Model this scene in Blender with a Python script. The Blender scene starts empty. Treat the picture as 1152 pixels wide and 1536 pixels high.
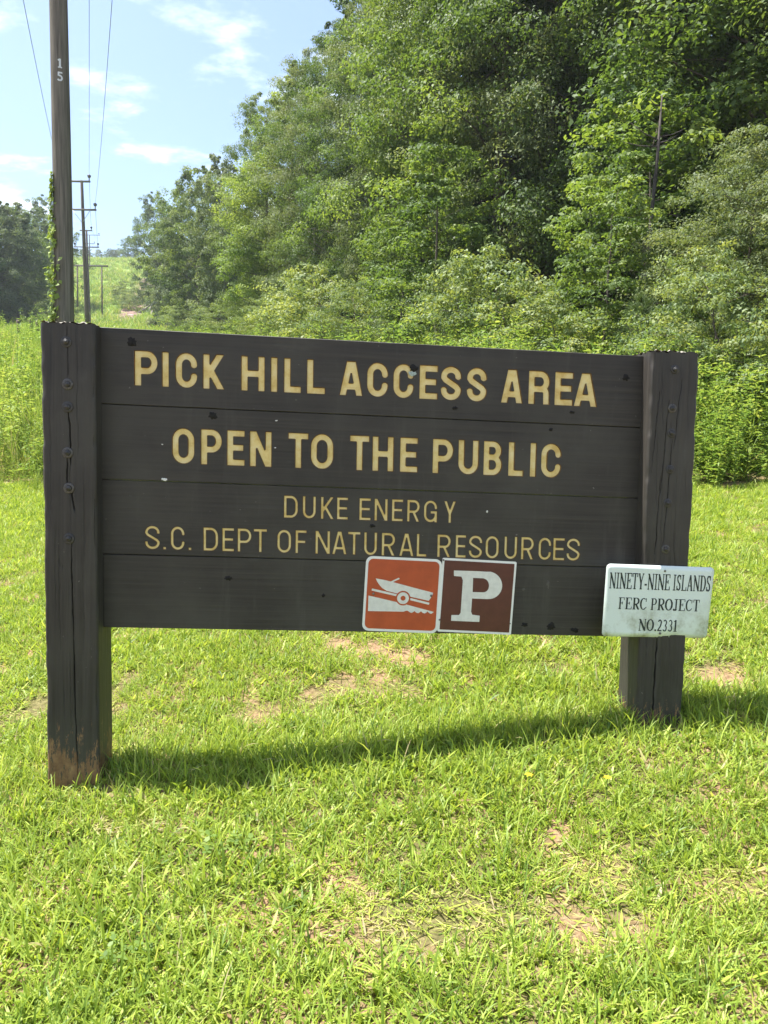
import bpy, math, random
import numpy as np
from mathutils import Matrix, Vector
from mathutils.geometry import delaunay_2d_cdt

random.seed(4)
rng = np.random.default_rng(4)
rad = math.radians
sc = bpy.context.scene
col = sc.collection

# ------------------------------------------------------------------ camera
FPX = 1130.0; PCX, PCY = 576.0, 768.0          # focal length and centre in photo pixels (1152 x 1536)
PITCH, ROLL = rad(4.2), rad(1.1)
AF = np.array([0, math.cos(PITCH), -math.sin(PITCH)])
_u0 = np.array([0, math.sin(PITCH), math.cos(PITCH)]); _r0 = np.array([1.0, 0, 0])
AR = math.cos(ROLL) * _r0 + math.sin(ROLL) * _u0
AU = -math.sin(ROLL) * _r0 + math.cos(ROLL) * _u0
cam = bpy.data.cameras.new('camera')
cam.sensor_fit = 'VERTICAL'; cam.sensor_height = 36.0; cam.lens = 36.0 * FPX / 1536.0
cam.clip_start = 0.05; cam.clip_end = 3000
camo = bpy.data.objects.new('camera', cam); col.objects.link(camo)
camo.matrix_world = Matrix(((AR[0], AU[0], -AF[0], 0), (AR[1], AU[1], -AF[1], 0), (AR[2], AU[2], -AF[2], 0), (0, 0, 0, 1)))
sc.camera = camo
sc.render.resolution_x, sc.render.resolution_y = 768, 1024
cy = sc.cycles
cy.max_bounces = 5; cy.diffuse_bounces = 3; cy.glossy_bounces = 2; cy.transmission_bounces = 3; cy.caustics_reflective = False; cy.caustics_refractive = False

# ------------------------------------------------------------------ sky, sun, exposure
SUN_EL = rad(68); SUN_H = Vector((-0.993, 0.118, 0)).normalized()   # horizontal direction towards the sun
world = bpy.data.worlds.new('World'); sc.world = world; world.use_nodes = True
nt = world.node_tree; nt.nodes.clear()
def nd(tree, typ, **kw):
    n = tree.nodes.new(typ)
    for k, v in kw.items(): setattr(n, k, v)
    return n
sky = nd(nt, 'ShaderNodeTexSky', sky_type='NISHITA', sun_disc=False)
sky.sun_elevation = SUN_EL; sky.sun_rotation = math.atan2(SUN_H.x, SUN_H.y)
sky.altitude = 200; sky.air_density = 1.0; sky.dust_density = 1.8; sky.ozone_density = 1.6
bg = nd(nt, 'ShaderNodeBackground'); bg.inputs[1].default_value = 0.10
wo = nd(nt, 'ShaderNodeOutputWorld')
tc = nd(nt, 'ShaderNodeTexCoord')
sep = nd(nt, 'ShaderNodeSeparateXYZ'); nt.links.new(tc.outputs['Generated'], sep.inputs[0])
mx = nd(nt, 'ShaderNodeMath', operation='MAXIMUM'); nt.links.new(sep.outputs[2], mx.inputs[0]); mx.inputs[1].default_value = 0.02
ad = nd(nt, 'ShaderNodeMath', operation='ADD'); nt.links.new(mx.outputs[0], ad.inputs[0]); ad.inputs[1].default_value = 0.12
vdiv = nd(nt, 'ShaderNodeVectorMath', operation='DIVIDE'); nt.links.new(tc.outputs['Generated'], vdiv.inputs[0])
cmb = nd(nt, 'ShaderNodeCombineXYZ')
for i in range(3): nt.links.new(ad.outputs[0], cmb.inputs[i])
nt.links.new(cmb.outputs[0], vdiv.inputs[1])
mp = nd(nt, 'ShaderNodeMapping'); mp.inputs['Location'].default_value = (1.37, 3.1, 0.0); mp.inputs['Scale'].default_value = (1.0, 1.35, 0.0)
nt.links.new(vdiv.outputs[0], mp.inputs[0])
ns = nd(nt, 'ShaderNodeTexNoise'); ns.inputs['Scale'].default_value = 2.3; ns.inputs['Detail'].default_value = 9; ns.inputs['Roughness'].default_value = 0.58
nt.links.new(mp.outputs[0], ns.inputs['Vector'])
rmp = nd(nt, 'ShaderNodeMapRange', interpolation_type='SMOOTHSTEP'); rmp.inputs[1].default_value = 0.52; rmp.inputs[2].default_value = 0.70; rmp.inputs[3].default_value = 0.0; rmp.inputs[4].default_value = 0.85
nt.links.new(ns.outputs[0], rmp.inputs[0])
mixc = nd(nt, 'ShaderNodeMix', data_type='RGBA'); nt.links.new(rmp.outputs[0], mixc.inputs[0])
nt.links.new(sky.outputs[0], mixc.inputs[6]); mixc.inputs[7].default_value = (6.6, 7.0, 7.5, 1)
nt.links.new(mixc.outputs[2], bg.inputs[0]); nt.links.new(bg.outputs[0], wo.inputs[0])

sl = bpy.data.lights.new('sun', 'SUN'); sl.energy = 4.7; sl.angle = rad(0.53); sl.color = (1.0, 0.97, 0.92)
so = bpy.data.objects.new('sun', sl); col.objects.link(so)
sdir = Vector((SUN_H.x * math.cos(SUN_EL), SUN_H.y * math.cos(SUN_EL), math.sin(SUN_EL)))
so.rotation_euler = sdir.to_track_quat('Z', 'Y').to_euler(); so.location = (-20, 10, 60)
vs = sc.view_settings
vs.view_transform = 'Standard'; vs.look = 'None'; vs.exposure = 1.55; vs.gamma = 1.0; vs.use_curve_mapping = False

# ------------------------------------------------------------------ helpers
def tag(o, label=None, cat=None, group=None, kind=None):
    if label: o['label'] = label
    if cat: o['category'] = cat
    if group: o['group'] = group
    if kind: o['kind'] = kind
    return o
def empty(name, loc=(0, 0, 0), rz=0.0, mat=None):
    o = bpy.data.objects.new(name, None); col.objects.link(o); o.empty_display_size = 0.2
    if mat is not None: o.matrix_world = mat
    else: o.location = loc; o.rotation_euler = (0, 0, rz)
    return o
def mesh_np(name, V, faces, mats, attrs=None, smooth=False, midx=None):
    """V (n,3); faces: (m,k) array or list of such arrays"""
    me = bpy.data.meshes.new(name)
    if not isinstance(faces, list): faces = [faces]
    faces = [np.asarray(f, dtype=np.int32) for f in faces if len(f)]
    V = np.asarray(V, dtype=np.float32)
    me.vertices.add(len(V)); me.vertices.foreach_set('co', V.ravel())
    loops = np.concatenate([f.ravel() for f in faces])
    tot = np.concatenate([np.full(len(f), f.shape[1], dtype=np.int32) for f in faces])
    start = np.concatenate([[0], np.cumsum(tot)[:-1]]).astype(np.int32)
    me.loops.add(len(loops)); me.loops.foreach_set('vertex_index', loops)
    me.polygons.add(len(tot)); me.polygons.foreach_set('loop_start', start); me.polygons.foreach_set('loop_total', tot)
    if smooth: me.polygons.foreach_set('use_smooth', np.ones(len(tot), dtype=bool))
    for m in (mats if isinstance(mats, (list, tuple)) else [mats]): me.materials.append(m)
    if midx is not None: me.polygons.foreach_set('material_index', np.asarray(midx, dtype=np.int32))
    if attrs:
        for k, (dom, arr) in attrs.items():
            a = me.attributes.new(k, 'FLOAT', dom); a.data.foreach_set('value', np.asarray(arr, dtype=np.float32))
    me.update(calc_edges=True); me.validate()
    return me
def link(name, me, parent=None):
    o = bpy.data.objects.new(name, me); col.objects.link(o)
    if parent is not None: o.parent = parent
    return o
class MB:
    """collects boxes, tubes and lathes into one mesh"""
    def __init__(s): s.V = []; s.F = {3: [], 4: []}; s.n = 0
    def add(s, V, F):
        V = np.asarray(V, float)
        for f in F: s.F[len(f)].append([i + s.n for i in f])
        s.V.append(V); s.n += len(V)
    def box(s, x0, x1, y0, y1, z0, z1):
        V = [(x, y, z) for z in (z0, z1) for y in (y0, y1) for x in (x0, x1)]
        s.add(V, [(0, 2, 3, 1), (4, 5, 7, 6), (0, 1, 5, 4), (2, 6, 7, 3), (0, 4, 6, 2), (1, 3, 7, 5)])
    def tube(s, pts, rs, n=8, cap=True):
        pts = np.asarray(pts, float); rs = np.broadcast_to(np.asarray(rs, float), (len(pts),))
        t = np.gradient(pts, axis=0); t /= np.linalg.norm(t, axis=1)[:, None] + 1e-9
        ref = np.array([0, 0, 1.0]) if abs(t[:, 2]).mean() < 0.8 else np.array([1.0, 0, 0])
        a = np.cross(t, ref); a /= np.linalg.norm(a, axis=1)[:, None] + 1e-9
        b = np.cross(t, a)
        th = np.linspace(0, 2 * math.pi, n, endpoint=False)
        ring = pts[:, None] + rs[:, None, None] * (np.cos(th)[None, :, None] * a[:, None] + np.sin(th)[None, :, None] * b[:, None])
        F = [(i * n + j, i * n + (j + 1) % n, (i + 1) * n + (j + 1) % n, (i + 1) * n + j) for i in range(len(pts) - 1) for j in range(n)]
        V = ring.reshape(-1, 3)
        if cap:
            k = len(V); V = np.vstack([V, pts[0], pts[-1]]); m = (len(pts) - 1) * n
            F += [(k, (j + 1) % n, j) for j in range(n)] + [(k + 1, m + j, m + (j + 1) % n) for j in range(n)]
        s.add(V, F)
    def mesh(s, name, mat, smooth=False):
        return mesh_np(name, np.vstack(s.V), [s.F[3], s.F[4]], mat, smooth=smooth)
    def build(s, name, mat, parent=None, smooth=False): return link(name, s.mesh(name, mat, smooth), parent)

# value noise for masks and jitter
_P = np.random.default_rng(11).random((256, 256))
def vnoise(x, y):
    x = np.asarray(x, float); y = np.asarray(y, float)
    xi = np.floor(x).astype(int); yi = np.floor(y).astype(int); fx = x - xi; fy = y - yi
    fx = fx * fx * (3 - 2 * fx); fy = fy * fy * (3 - 2 * fy)
    g = lambda a, b: _P[a % 256, b % 256]
    return (g(xi, yi) * (1 - fx) + g(xi + 1, yi) * fx) * (1 - fy) + (g(xi, yi + 1) * (1 - fx) + g(xi + 1, yi + 1) * fx) * fy
def fbm(x, y, o=4):
    s = 0; a = 0.5
    for k in range(o): s = s + a * vnoise(x * 2 ** k + 17 * k, y * 2 ** k + 31 * k); a *= 0.5
    return s

# ------------------------------------------------------------------ terrain: a slope rising behind the sign and to the right
_KY = [-60, -10, 0, 2, 2.9, 3.1, 8, 13, 30, 50, 70, 85, 110, 150, 200, 260, 300, 500, 1200]
_KZ = [-6, -1.95, -1.5, -1.33, -1.185, -1.145, -.2, 0.75, 3.9, 7.4, 11.2, 12.6, 16.5, 29, 46, 65.5, 73, 80, 82]
def ground(x, y):
    x = np.asarray(x, float); y = np.asarray(y, float)
    w = 0.05 * np.abs(y) + 0.15
    z = sum(np.interp(y + k * w, _KY, _KZ) for k in (-1.5, -.75, 0, .75, 1.5)) / 5
    z = z + 0.32 * np.tanh(x / 4)
    far = np.clip((y - 9) / 30, 0, 1)
    return z + 0.03 * (fbm(x * .9, y * .9, 3) - .44) + far * 1.2 * (fbm(x * .06 + 5, y * .06, 2) - .38)
def G(x, y): return float(ground(x, y))
def ray(px, py): return AF + AR * (px - PCX) / FPX - AU * (py - PCY) / FPX
def ground_hit(px, py):
    d = ray(px, py); t = np.linspace(0.5, 40, 8000)
    h = d[2] * t - ground(d[0] * t, d[1] * t); i = np.argmax(h < 0)
    return d[0] * t[i], d[1] * t[i]
def spot(px, dist):
    """ground point in the direction of a photo column, at a given distance"""
    for py in (500,):
        d = ray(px, py); x = d[0] / d[1] * dist
    return x, dist, G(x, dist)

# ------------------------------------------------------------------ materials
def newmat(name):
    m = bpy.data.materials.new(name); m.use_nodes = True
    t = m.node_tree; b = t.nodes['Principled BSDF']; return m, t, b
def setp(b, **kw):
    for k, v in kw.items(): b.inputs[k.replace('_', ' ')].default_value = v
def ramp(t, fac, stops):
    r = nd(t, 'ShaderNodeValToRGB'); e = r.color_ramp.elements
    while len(e) < len(stops): e.new(0.5)
    for q, (p, c) in zip(e, stops): q.position = p; q.color = (*c, 1)
    if fac is not None: t.links.new(fac, r.inputs[0])
    return r.outputs[0]
def noise(t, scale, detail=5, rough=.55, vec=None, out=0):
    n = nd(t, 'ShaderNodeTexNoise'); n.inputs['Scale'].default_value = scale; n.inputs['Detail'].default_value = detail; n.inputs['Roughness'].default_value = rough
    if vec is not None: t.links.new(vec, n.inputs['Vector'])
    return n.outputs[out]
def coords(t, scale=(1, 1, 1), kind='Object'):
    c = nd(t, 'ShaderNodeTexCoord'); m = nd(t, 'ShaderNodeMapping'); m.inputs['Scale'].default_value = scale
    t.links.new(c.outputs[kind], m.inputs[0]); return m.outputs[0]
def mth(t, op, a, b=None, c=None):
    n = nd(t, 'ShaderNodeMath', operation=op)
    for i, v in enumerate((a, b, c)):
        if v is None: continue
        if isinstance(v, (int, float)): n.inputs[i].default_value = v
        else: t.links.new(v, n.inputs[i])
    return n.outputs[0]
def mixrgb(t, f, a, b, bt='MIX'):
    n = nd(t, 'ShaderNodeMix', data_type='RGBA', blend_type=bt)
    for i, v in ((0, f), (6, a), (7, b)):
        if isinstance(v, (int, float)): n.inputs[i].default_value = v
        elif isinstance(v, tuple): n.inputs[i].default_value = (*v, 1)
        else: t.links.new(v, n.inputs[i])
    return n.outputs[2]
def rng_map(t, v, a, b, c=0.0, d=1.0):
    n = nd(t, 'ShaderNodeMapRange'); t.links.new(v, n.inputs[0])
    for i, q in enumerate((a, b, c, d)): n.inputs[i + 1].default_value = q
    return n.outputs[0]
def bump(t, b, h, strength=.3, dist=.002):
    n = nd(t, 'ShaderNodeBump'); n.inputs['Strength'].default_value = strength; n.inputs['Distance'].default_value = dist
    t.links.new(h, n.inputs['Height']); t.links.new(n.outputs[0], b.inputs['Normal'])

def leaf_mat(name, stops, trans, tmix=.42, rough=.42, spec=.45):
    """foliage: per-leaf colour from the 'rnd' attribute and per-plant shift, light shining through the blades"""
    m, t, b = newmat(name)
    a = nd(t, 'ShaderNodeAttribute', attribute_name='rnd'); oi = nd(t, 'ShaderNodeObjectInfo')
    v = mth(t, 'ADD', mth(t, 'MULTIPLY', a.outputs['Fac'], .74), mth(t, 'MULTIPLY', oi.outputs['Random'], .36))
    c = ramp(t, v, stops)
    t.links.new(c, b.inputs['Base Color']); setp(b, Roughness=rough, Specular_IOR_Level=spec)
    tr = nd(t, 'ShaderNodeBsdfTranslucent')
    t.links.new(mixrgb(t, 1.0, c, trans, 'MULTIPLY'), tr.inputs[0])
    mxs = nd(t, 'ShaderNodeMixShader'); mxs.inputs[0].default_value = tmix
    t.links.new(b.outputs[0], mxs.inputs[1]); t.links.new(tr.outputs[0], mxs.inputs[2])
    t.links.new(mxs.outputs[0], t.nodes['Material Output'].inputs[0]); return m
M = {}
M['lawn'] = leaf_mat('lawn_blade', [(0, (.09, .165, .028)), (.35, (.225, .32, .045)), (.72, (.37, .45, .068)), (.88, (.48, .51, .12)), (1, (.46, .38, .22))], (1.35, 1.3, .8), .42, .48, .35)
M['meadow'] = leaf_mat('meadow_blade', [(0, (.10, .18, .035)), (.5, (.20, .285, .05)), (.85, (.31, .36, .08)), (1, (.46, .39, .21))], (1.35, 1.3, .8), .42, .55, .3)
M['weed'] = leaf_mat('weed_leaf', [(0, (.085, .16, .04)), (.5, (.17, .26, .055)), (1, (.31, .36, .09))], (1.4, 1.35, .8), .42, .5, .35)
M['leafA'] = leaf_mat('oak_leaf', [(0, (.038, .07, .024)), (.5, (.09, .138, .038)), (1, (.18, .22, .055))], (1.5, 1.5, .65), .38, .58, .25)
M['leafB'] = leaf_mat('maple_leaf', [(0, (.05, .092, .028)), (.5, (.128, .19, .05)), (1, (.27, .32, .085))], (1.5, 1.5, .6), .40, .58, .25)
M['leafC'] = leaf_mat('willow_oak_leaf', [(0, (.06, .09, .042)), (.5, (.125, .165, .07)), (1, (.245, .27, .12))], (1.5, 1.45, .7), .36, .6, .25)
M['leafS'] = leaf_mat('shrub_leaf', [(0, (.07, .12, .045)), (.5, (.155, .215, .078)), (1, (.30, .34, .13))], (1.6, 1.45, .6), .38, .55, .3)
M['needle'] = leaf_mat('pine_needle', [(0, (.07, .12, .045)), (1, (.15, .20, .065))], (1.3, 1.3, .8), .25, .5, .3)
M['ivy'] = leaf_mat('ivy_leaf', [(0, (.14, .21, .035)), (.6, (.25, .33, .055)), (1, (.38, .42, .10))], (1.4, 1.3, .8), .35, .45, .4)

def wood_bark(name, c0, c1, sc_=(14, 14, 2)):
    m, t, b = newmat(name); v = coords(t, sc_)
    n = noise(t, 1.0, 8, .65, v)
    t.links.new(ramp(t, n, [(.3, c0), (.7, c1)]), b.inputs['Base Color']); setp(b, Roughness=.88, Specular_IOR_Level=.2)
    bump(t, b, n, .7, .02); return m
M['bark'] = wood_bark('bark', (.05, .04, .032), (.16, .13, .105))
M['deadwood'] = wood_bark('dead_wood', (.035, .030, .026), (.11, .092, .08))
M['pale_log'] = wood_bark('bleached_log', (.30, .24, .21), (.55, .47, .42))
M['pole'] = wood_bark('pole_wood', (.07, .061, .05), (.215, .19, .16), (30, 30, 1.2))
M['stump'] = wood_bark('old_post_wood', (.05, .04, .03), (.14, .11, .085))

def ground_material():
    m, t, b = newmat('ground_soil')
    g = nd(t, 'ShaderNodeNewGeometry'); s = nd(t, 'ShaderNodeSeparateXYZ'); t.links.new(g.outputs['Position'], s.inputs[0])
    n1 = noise(t, 2.2, 8, .62, g.outputs['Position']); n2 = noise(t, 55, 8, .75, g.outputs['Position'])
    soil = ramp(t, n2, [(.3, (.13, .075, .04)), (.5, (.29, .18, .105)), (.7, (.44, .31, .20))])
    thatch = ramp(t, n2, [(.3, (.06, .055, .02)), (.55, (.17, .15, .06)), (.75, (.34, .28, .15))])
    near = mixrgb(t, rng_map(t, n1, .42, .6), thatch, soil)
    nf = noise(t, .22, 8, .62, g.outputs['Position'])
    field = ramp(t, nf, [(.28, (.10, .17, .03)), (.5, (.17, .25, .045)), (.7, (.25, .30, .07))])
    c = mixrgb(t, rng_map(t, s.outputs[1], 7.0, 14.0), near, field)
    # washed-out clay strips along the wood on the far slope (their own shape on the ground)
    def strip(x0, y0, x1, y1, w, nsc):
        ab = (x1 - x0, y1 - y0); L2 = ab[0] ** 2 + ab[1] ** 2; L = math.sqrt(L2)
        dx = mth(t, 'SUBTRACT', s.outputs[0], x0); dy = mth(t, 'SUBTRACT', s.outputs[1], y0)
        al = mth(t, 'DIVIDE', mth(t, 'ADD', mth(t, 'MULTIPLY', dx, ab[0]), mth(t, 'MULTIPLY', dy, ab[1])), L2)
        ac = mth(t, 'ABSOLUTE', mth(t, 'DIVIDE', mth(t, 'SUBTRACT', mth(t, 'MULTIPLY', dx, ab[1]), mth(t, 'MULTIPLY', dy, ab[0])), L))
        nn = noise(t, nsc, 6, .65, g.outputs['Position'])
        k = mth(t, 'ADD', mth(t, 'DIVIDE', ac, w), mth(t, 'MULTIPLY', mth(t, 'SUBTRACT', nn, .5), 2.2))
        inside = mth(t, 'MULTIPLY', mth(t, 'GREATER_THAN', al, 0), mth(t, 'LESS_THAN', al, 1))
        return mth(t, 'MULTIPLY', rng_map(t, k, 1.0, .55), inside)
    clay = ramp(t, noise(t, 1.2, 7, .7, g.outputs['Position']), [(.3, (.13, .08, .062)), (.7, (.30, .205, .165))])
    for a in STRIPS: c = mixrgb(t, strip(*a), c, clay)
    t.links.new(c, b.inputs['Base Color']); setp(b, Roughness=.95, Specular_IOR_Level=.15)
    bump(t, b, n2, .8, .015); return m
STRIPS = [(-44.0, 128, -61, 196, 2.6, .35), (-66, 128, -88, 190, 2.6, .35)]
M['ground'] = ground_material()

def black_paint(name, axis, wear=None):
    """weathered dark brown stain on timber, grain running along one axis, pale specks and knots of its own"""
    m, t, b = newmat(name)
    sc3 = {'x': (1.6, 95, 95), 'z': (80, 80, 1.4)}[axis]
    v = coords(t, sc3); gr = noise(t, 1.0, 8, .62, v)
    v2 = coords(t, (1, 1, 1)); bl = noise(t, 2.6, 6, .6, v2)
    c = ramp(t, gr, [(.25, (.020, .0172, .014)), (.5, (.0345, .0298, .0247)), (.75, (.056, .0485, .040))])
    c = mixrgb(t, rng_map(t, bl, .42, .68, 0, .75), c, (.060, .055, .044))
    st_ = noise(t, 1.0, 7, .7, coords(t, (16, 16, 1.5)))
    c = mixrgb(t, rng_map(t, st_, .56, .72, 0, .5), c, (.072, .066, .056))
    sc_ = noise(t, 1.0, 9, .75, coords(t, (3, 14, 14) if axis == 'x' else (14, 14, 3)))
    c = mixrgb(t, rng_map(t, sc_, .60, .72, 0, .35), c, (.095, .088, .077))
    sp = noise(t, 70, 3, .6, coords(t, (.55, 1, 1) if axis == 'x' else (1, 1, .5)))
    c = mixrgb(t, rng_map(t, sp, .735, .76, 0, .65), c, (.22, .205, .18))
    rg = rng_map(t, gr, .3, .8, .5, .72)
    if wear:
        s = nd(t, 'ShaderNodeSeparateXYZ'); t.links.new(coords(t), s.inputs[0])
        z0, top = wear
        w = mth(t, 'ADD', rng_map(t, s.outputs[2], z0, top, 1.0, 0.0), mth(t, 'MULTIPLY', mth(t, 'SUBTRACT', noise(t, 1.0, 8, .78, coords(t, (55, 55, 11))), .5), 2.6))
        f = rng_map(t, w, .56, .64, 0, .9)
        wc = ramp(t, noise(t, 24, 5, .6, coords(t)), [(.3, (.13, .062, .03)), (.6, (.26, .145, .07)), (.8, (.40, .28, .12))])
        c = mixrgb(t, f, c, wc)
    t.links.new(c, b.inputs['Base Color']); t.links.new(rg, b.inputs['Roughness']); setp(b, Specular_IOR_Level=.35)
    bump(t, b, gr, .45, .003); return m
M['plank'] = black_paint('stained_plank', 'x')
M['postL'] = black_paint('stained_post_with_worn_foot', 'z', (-1.22, -.82))
M['postR'] = black_paint('stained_post_lightly_worn', 'z', (-1.02, -.72))
def simple(name, c, rough=.6, spec=.4, metal=0, var=.15, nsc=30):
    m, t, b = newmat(name); n = noise(t, nsc, 6, .6, coords(t))
    lo = tuple(x * (1 - var) for x in c); hi = tuple(min(1, x * (1 + var)) for x in c)
    t.links.new(ramp(t, n, [(.3, lo), (.7, hi)]), b.inputs['Base Color']); setp(b, Roughness=rough, Specular_IOR_Level=spec, Metallic=metal); return m
def letter_mat():
    m, t, b = newmat('cream_letter_paint')
    n = noise(t, 22, 6, .65, coords(t)); g = noise(t, 1.0, 6, .6, coords(t, (4, 90, 90)))
    c = ramp(t, n, [(.32, (.60, .42, .13)), (.48, (.72, .56, .225)), (.72, (.79, .67, .36))])
    c = mixrgb(t, rng_map(t, g, .62, .8, 0, .4), c, (.42, .27, .10))
    t.links.new(c, b.inputs['Base Color']); setp(b, Roughness=.55, Specular_IOR_Level=.3); bump(t, b, g, .25, .001); return m
M['letter'] = letter_mat()
M['letter_edge'] = simple('letter_edge_stain', (.16, .085, .025), .7, .2, 0, .5, 60)
M['bolt'] = simple('painted_bolt', (.035, .032, .029), .55, .5, 0, .5, 120)
M['bolt_rub'] = simple('rubbed_washer', (.075, .068, .06), .5, .5, .2, .5, 200)
M['endgrain'] = simple('weathered_end_grain', (.26, .235, .20), .9, .15, 0, .55, 60)
M['white_sheet'] = simple('white_sheeting', (.74, .73, .70), .38, .5, 0, .06, 18)
M['orange'] = simple('faded_orange_sheeting', (.41, .068, .019), .34, .5, 0, .16, 14)
M['maroon'] = simple('brown_sheeting', (.085, .022, .016), .32, .5, 0, .18, 20)
M['print_white'] = simple('worn_white_print', (.66, .65, .60), .4, .4, 0, .1, 40)
M['screw'] = simple('dull_screw', (.16, .14, .12), .45, .5, .6, .4, 100)
M['ink'] = simple('black_green_ink', (.012, .022, .02), .5, .4, 0, .3, 30)
M['steel'] = simple('galvanised_steel', (.30, .31, .31), .5, .5, .6, .2, 8)
M['wire'] = simple('aluminium_wire', (.16, .17, .18), .5, .5, .3, .1, 3)
M['insulator'] = simple('dark_porcelain', (.05, .04, .045), .25, .6, 0, .2, 4)
M['arm'] = simple('grey_crossarm', (.13, .115, .10), .85, .2, 0, .25, 3)
M['numeral'] = simple('pale_metal_numeral', (.62, .63, .63), .45, .5, .1, .1, 30)
M['roof'] = simple('pale_metal_roof', (.42, .42, .42), .5, .4, 0, .1, 2)
M['shed'] = simple('dark_shed_boards', (.07, .055, .05), .85, .2, 0, .3, 3)
M['flower'] = simple('yellow_petal', (.65, .42, .02), .6, .3, 0, .15, 30)
M['lichen'] = simple('grey_green_lichen', (.33, .40, .37), .9, .1, 0, .35, 160)
M['knot'] = simple('dark_knot', (.011, .0095, .008), .7, .25, 0, .4, 90)
M['flake'] = simple('bare_white_flake', (.70, .69, .66), .8, .2, 0, .1, 90)
def mint_mat():
    m, t, b = newmat('pale_mint_notice_plate')
    v = coords(t); n = noise(t, 9, 8, .68, v); s = nd(t, 'ShaderNodeSeparateXYZ'); t.links.new(v, s.inputs[0])
    low = rng_map(t, s.outputs[2], .02, -.09)
    f = mth(t, 'MULTIPLY', rng_map(t, n, .46, .66), low)
    fine = noise(t, 60, 5, .6, v)
    f = mth(t, 'MULTIPLY', f, rng_map(t, fine, .3, .6, .3, .95))
    c = mixrgb(t, f, (.66, .73, .68), (.26, .27, .17))
    t.links.new(c, b.inputs['Base Color']); setp(b, Roughness=.35, Specular_IOR_Level=.5); return m
M['mint'] = mint_mat()

# ------------------------------------------------------------------ ground sheet
def graded(lo, hi, fine_lo, fine_hi, step, growth=1.16):
    a = list(np.arange(fine_lo, fine_hi + 1e-6, step)); s = step
    while a[-1] < hi: s *= growth; a.append(a[-1] + s)
    s = step; f = []
    q = fine_lo
    while q > lo: s *= growth; q -= s; f.append(q)
    return np.array(f[::-1] + a)
gx = graded(-420, 420, -6, 6, .12, 1.13); gy = graded(-40, 520, 0, 11, .12, 1.08)
XX, YY = np.meshgrid(gx, gy)
Vg = np.stack([XX, YY, ground(XX, YY)], -1).reshape(-1, 3)
nx, ny = len(gx), len(gy)
I = (np.arange(ny - 1)[:, None] * nx + np.arange(nx - 1)[None]).ravel()
tag(link('ground', mesh_np('ground', Vg, np.stack([I, I + 1, I + nx + 1, I + nx], 1), M['ground'], smooth=True)), kind='structure')

# ------------------------------------------------------------------ contours: routed letters from rounded strokes
def sdf_strokes(strokes, X, Y):
    d = np.full(X.shape, 1e9)
    for pts, w, r, closed in strokes:
        pts = np.asarray(pts, float); n = len(pts)
        segs = [(pts[i], pts[(i + 1) % n]) for i in range(n if closed else n - 1)]
        for p, q in segs:
            e = q - p; L = np.hypot(*e)
            if L < 1e-9: continue
            e /= L; cx_, cy_ = (p + q) / 2
            lx = (X - cx_) * e[0] + (Y - cy_) * e[1]; ly = -(X - cx_) * e[1] + (Y - cy_) * e[0]
            rr = r if (n == 2 and not closed) else 0.0
            qx = np.abs(lx) - L / 2 + rr; qy = np.abs(ly) - w / 2 + rr
            d = np.minimum(d, np.hypot(np.maximum(qx, 0), np.maximum(qy, 0)) + np.minimum(np.maximum(qx, qy), 0) - rr)
        js = range(n) if closed else range(1, n - 1)
        for i in js: d = np.minimum(d, np.hypot(X - pts[i][0], Y - pts[i][1]) - w / 2)
    return d
def contour(strokes, w, h, step, rnd=0.0, clip=True):
    """marching squares round the stroke union; returns closed loops"""
    m = 4 * step
    xs = np.arange(-m, w + m, step) + step * .137; ys = np.arange(-m, h + m, step) + step * .091
    X, Y = np.meshgrid(xs, ys)
    D = sdf_strokes(strokes, X, Y)
    if clip:
        D = np.maximum(D, np.maximum(np.abs(Y - h / 2) - h / 2, np.abs(X - w / 2) - w / 2))
    if rnd:                                  # soften corners a little, as a router bit does
        for _ in range(int(rnd)):
            D[1:-1, 1:-1] = (D[1:-1, 1:-1] * 4 + D[:-2, 1:-1] + D[2:, 1:-1] + D[1:-1, :-2] + D[1:-1, 2:]) / 8
    Sg = D < 0; seg = {}
    def ip(i, j, k, l):
        a, b = D[j, i], D[l, k]; t = a / (a - b)
        return (xs[i] + t * (xs[k] - xs[i]), ys[j] + t * (ys[l] - ys[j]))
    P = {}
    cells = np.argwhere(~((Sg[:-1, :-1] == Sg[1:, :-1]) & (Sg[:-1, :-1] == Sg[:-1, 1:]) & (Sg[:-1, :-1] == Sg[1:, 1:])))
    nxt = {}
    for j, i in cells:
        c = [Sg[j, i], Sg[j, i + 1], Sg[j + 1, i + 1], Sg[j + 1, i]]
        E4 = [(i, j, i + 1, j), (i + 1, j, i + 1, j + 1), (i, j + 1, i + 1, j + 1), (i, j, i, j + 1)]
        outs, ins = [], []
        for k in range(4):
            a, b = c[k], c[(k + 1) % 4]
            if a and not b: outs.append(E4[k])
            elif b and not a: ins.append(E4[k])
        for a, b in zip(outs, ins if len(ins) == 1 else ins):
            nxt[a] = b
    loops = []; seen = set()
    for st in list(nxt):
        if st in seen: continue
        lp = []; k = st
        while k not in seen and k in nxt:
            seen.add(k); lp.append(ip(*k)); k = nxt[k]
        if len(lp) > 5:
            lp = np.array(lp); keep = [0]
            for q in range(1, len(lp)):
                if np.hypot(*(lp[q] - lp[keep[-1]])) > step * .35: keep.append(q)
            lp = lp[keep]
            # drop points on straight runs
            a = np.roll(lp, 1, 0); b = np.roll(lp, -1, 0); cr = np.abs((lp - a)[:, 0] * (b - lp)[:, 1] - (lp - a)[:, 1] * (b - lp)[:, 0])
            kk = cr > 0.012 * step * step; kk[::6] = True
            if kk.sum() > 5: lp = lp[kk]
            loops.append(lp)
    return loops
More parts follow.
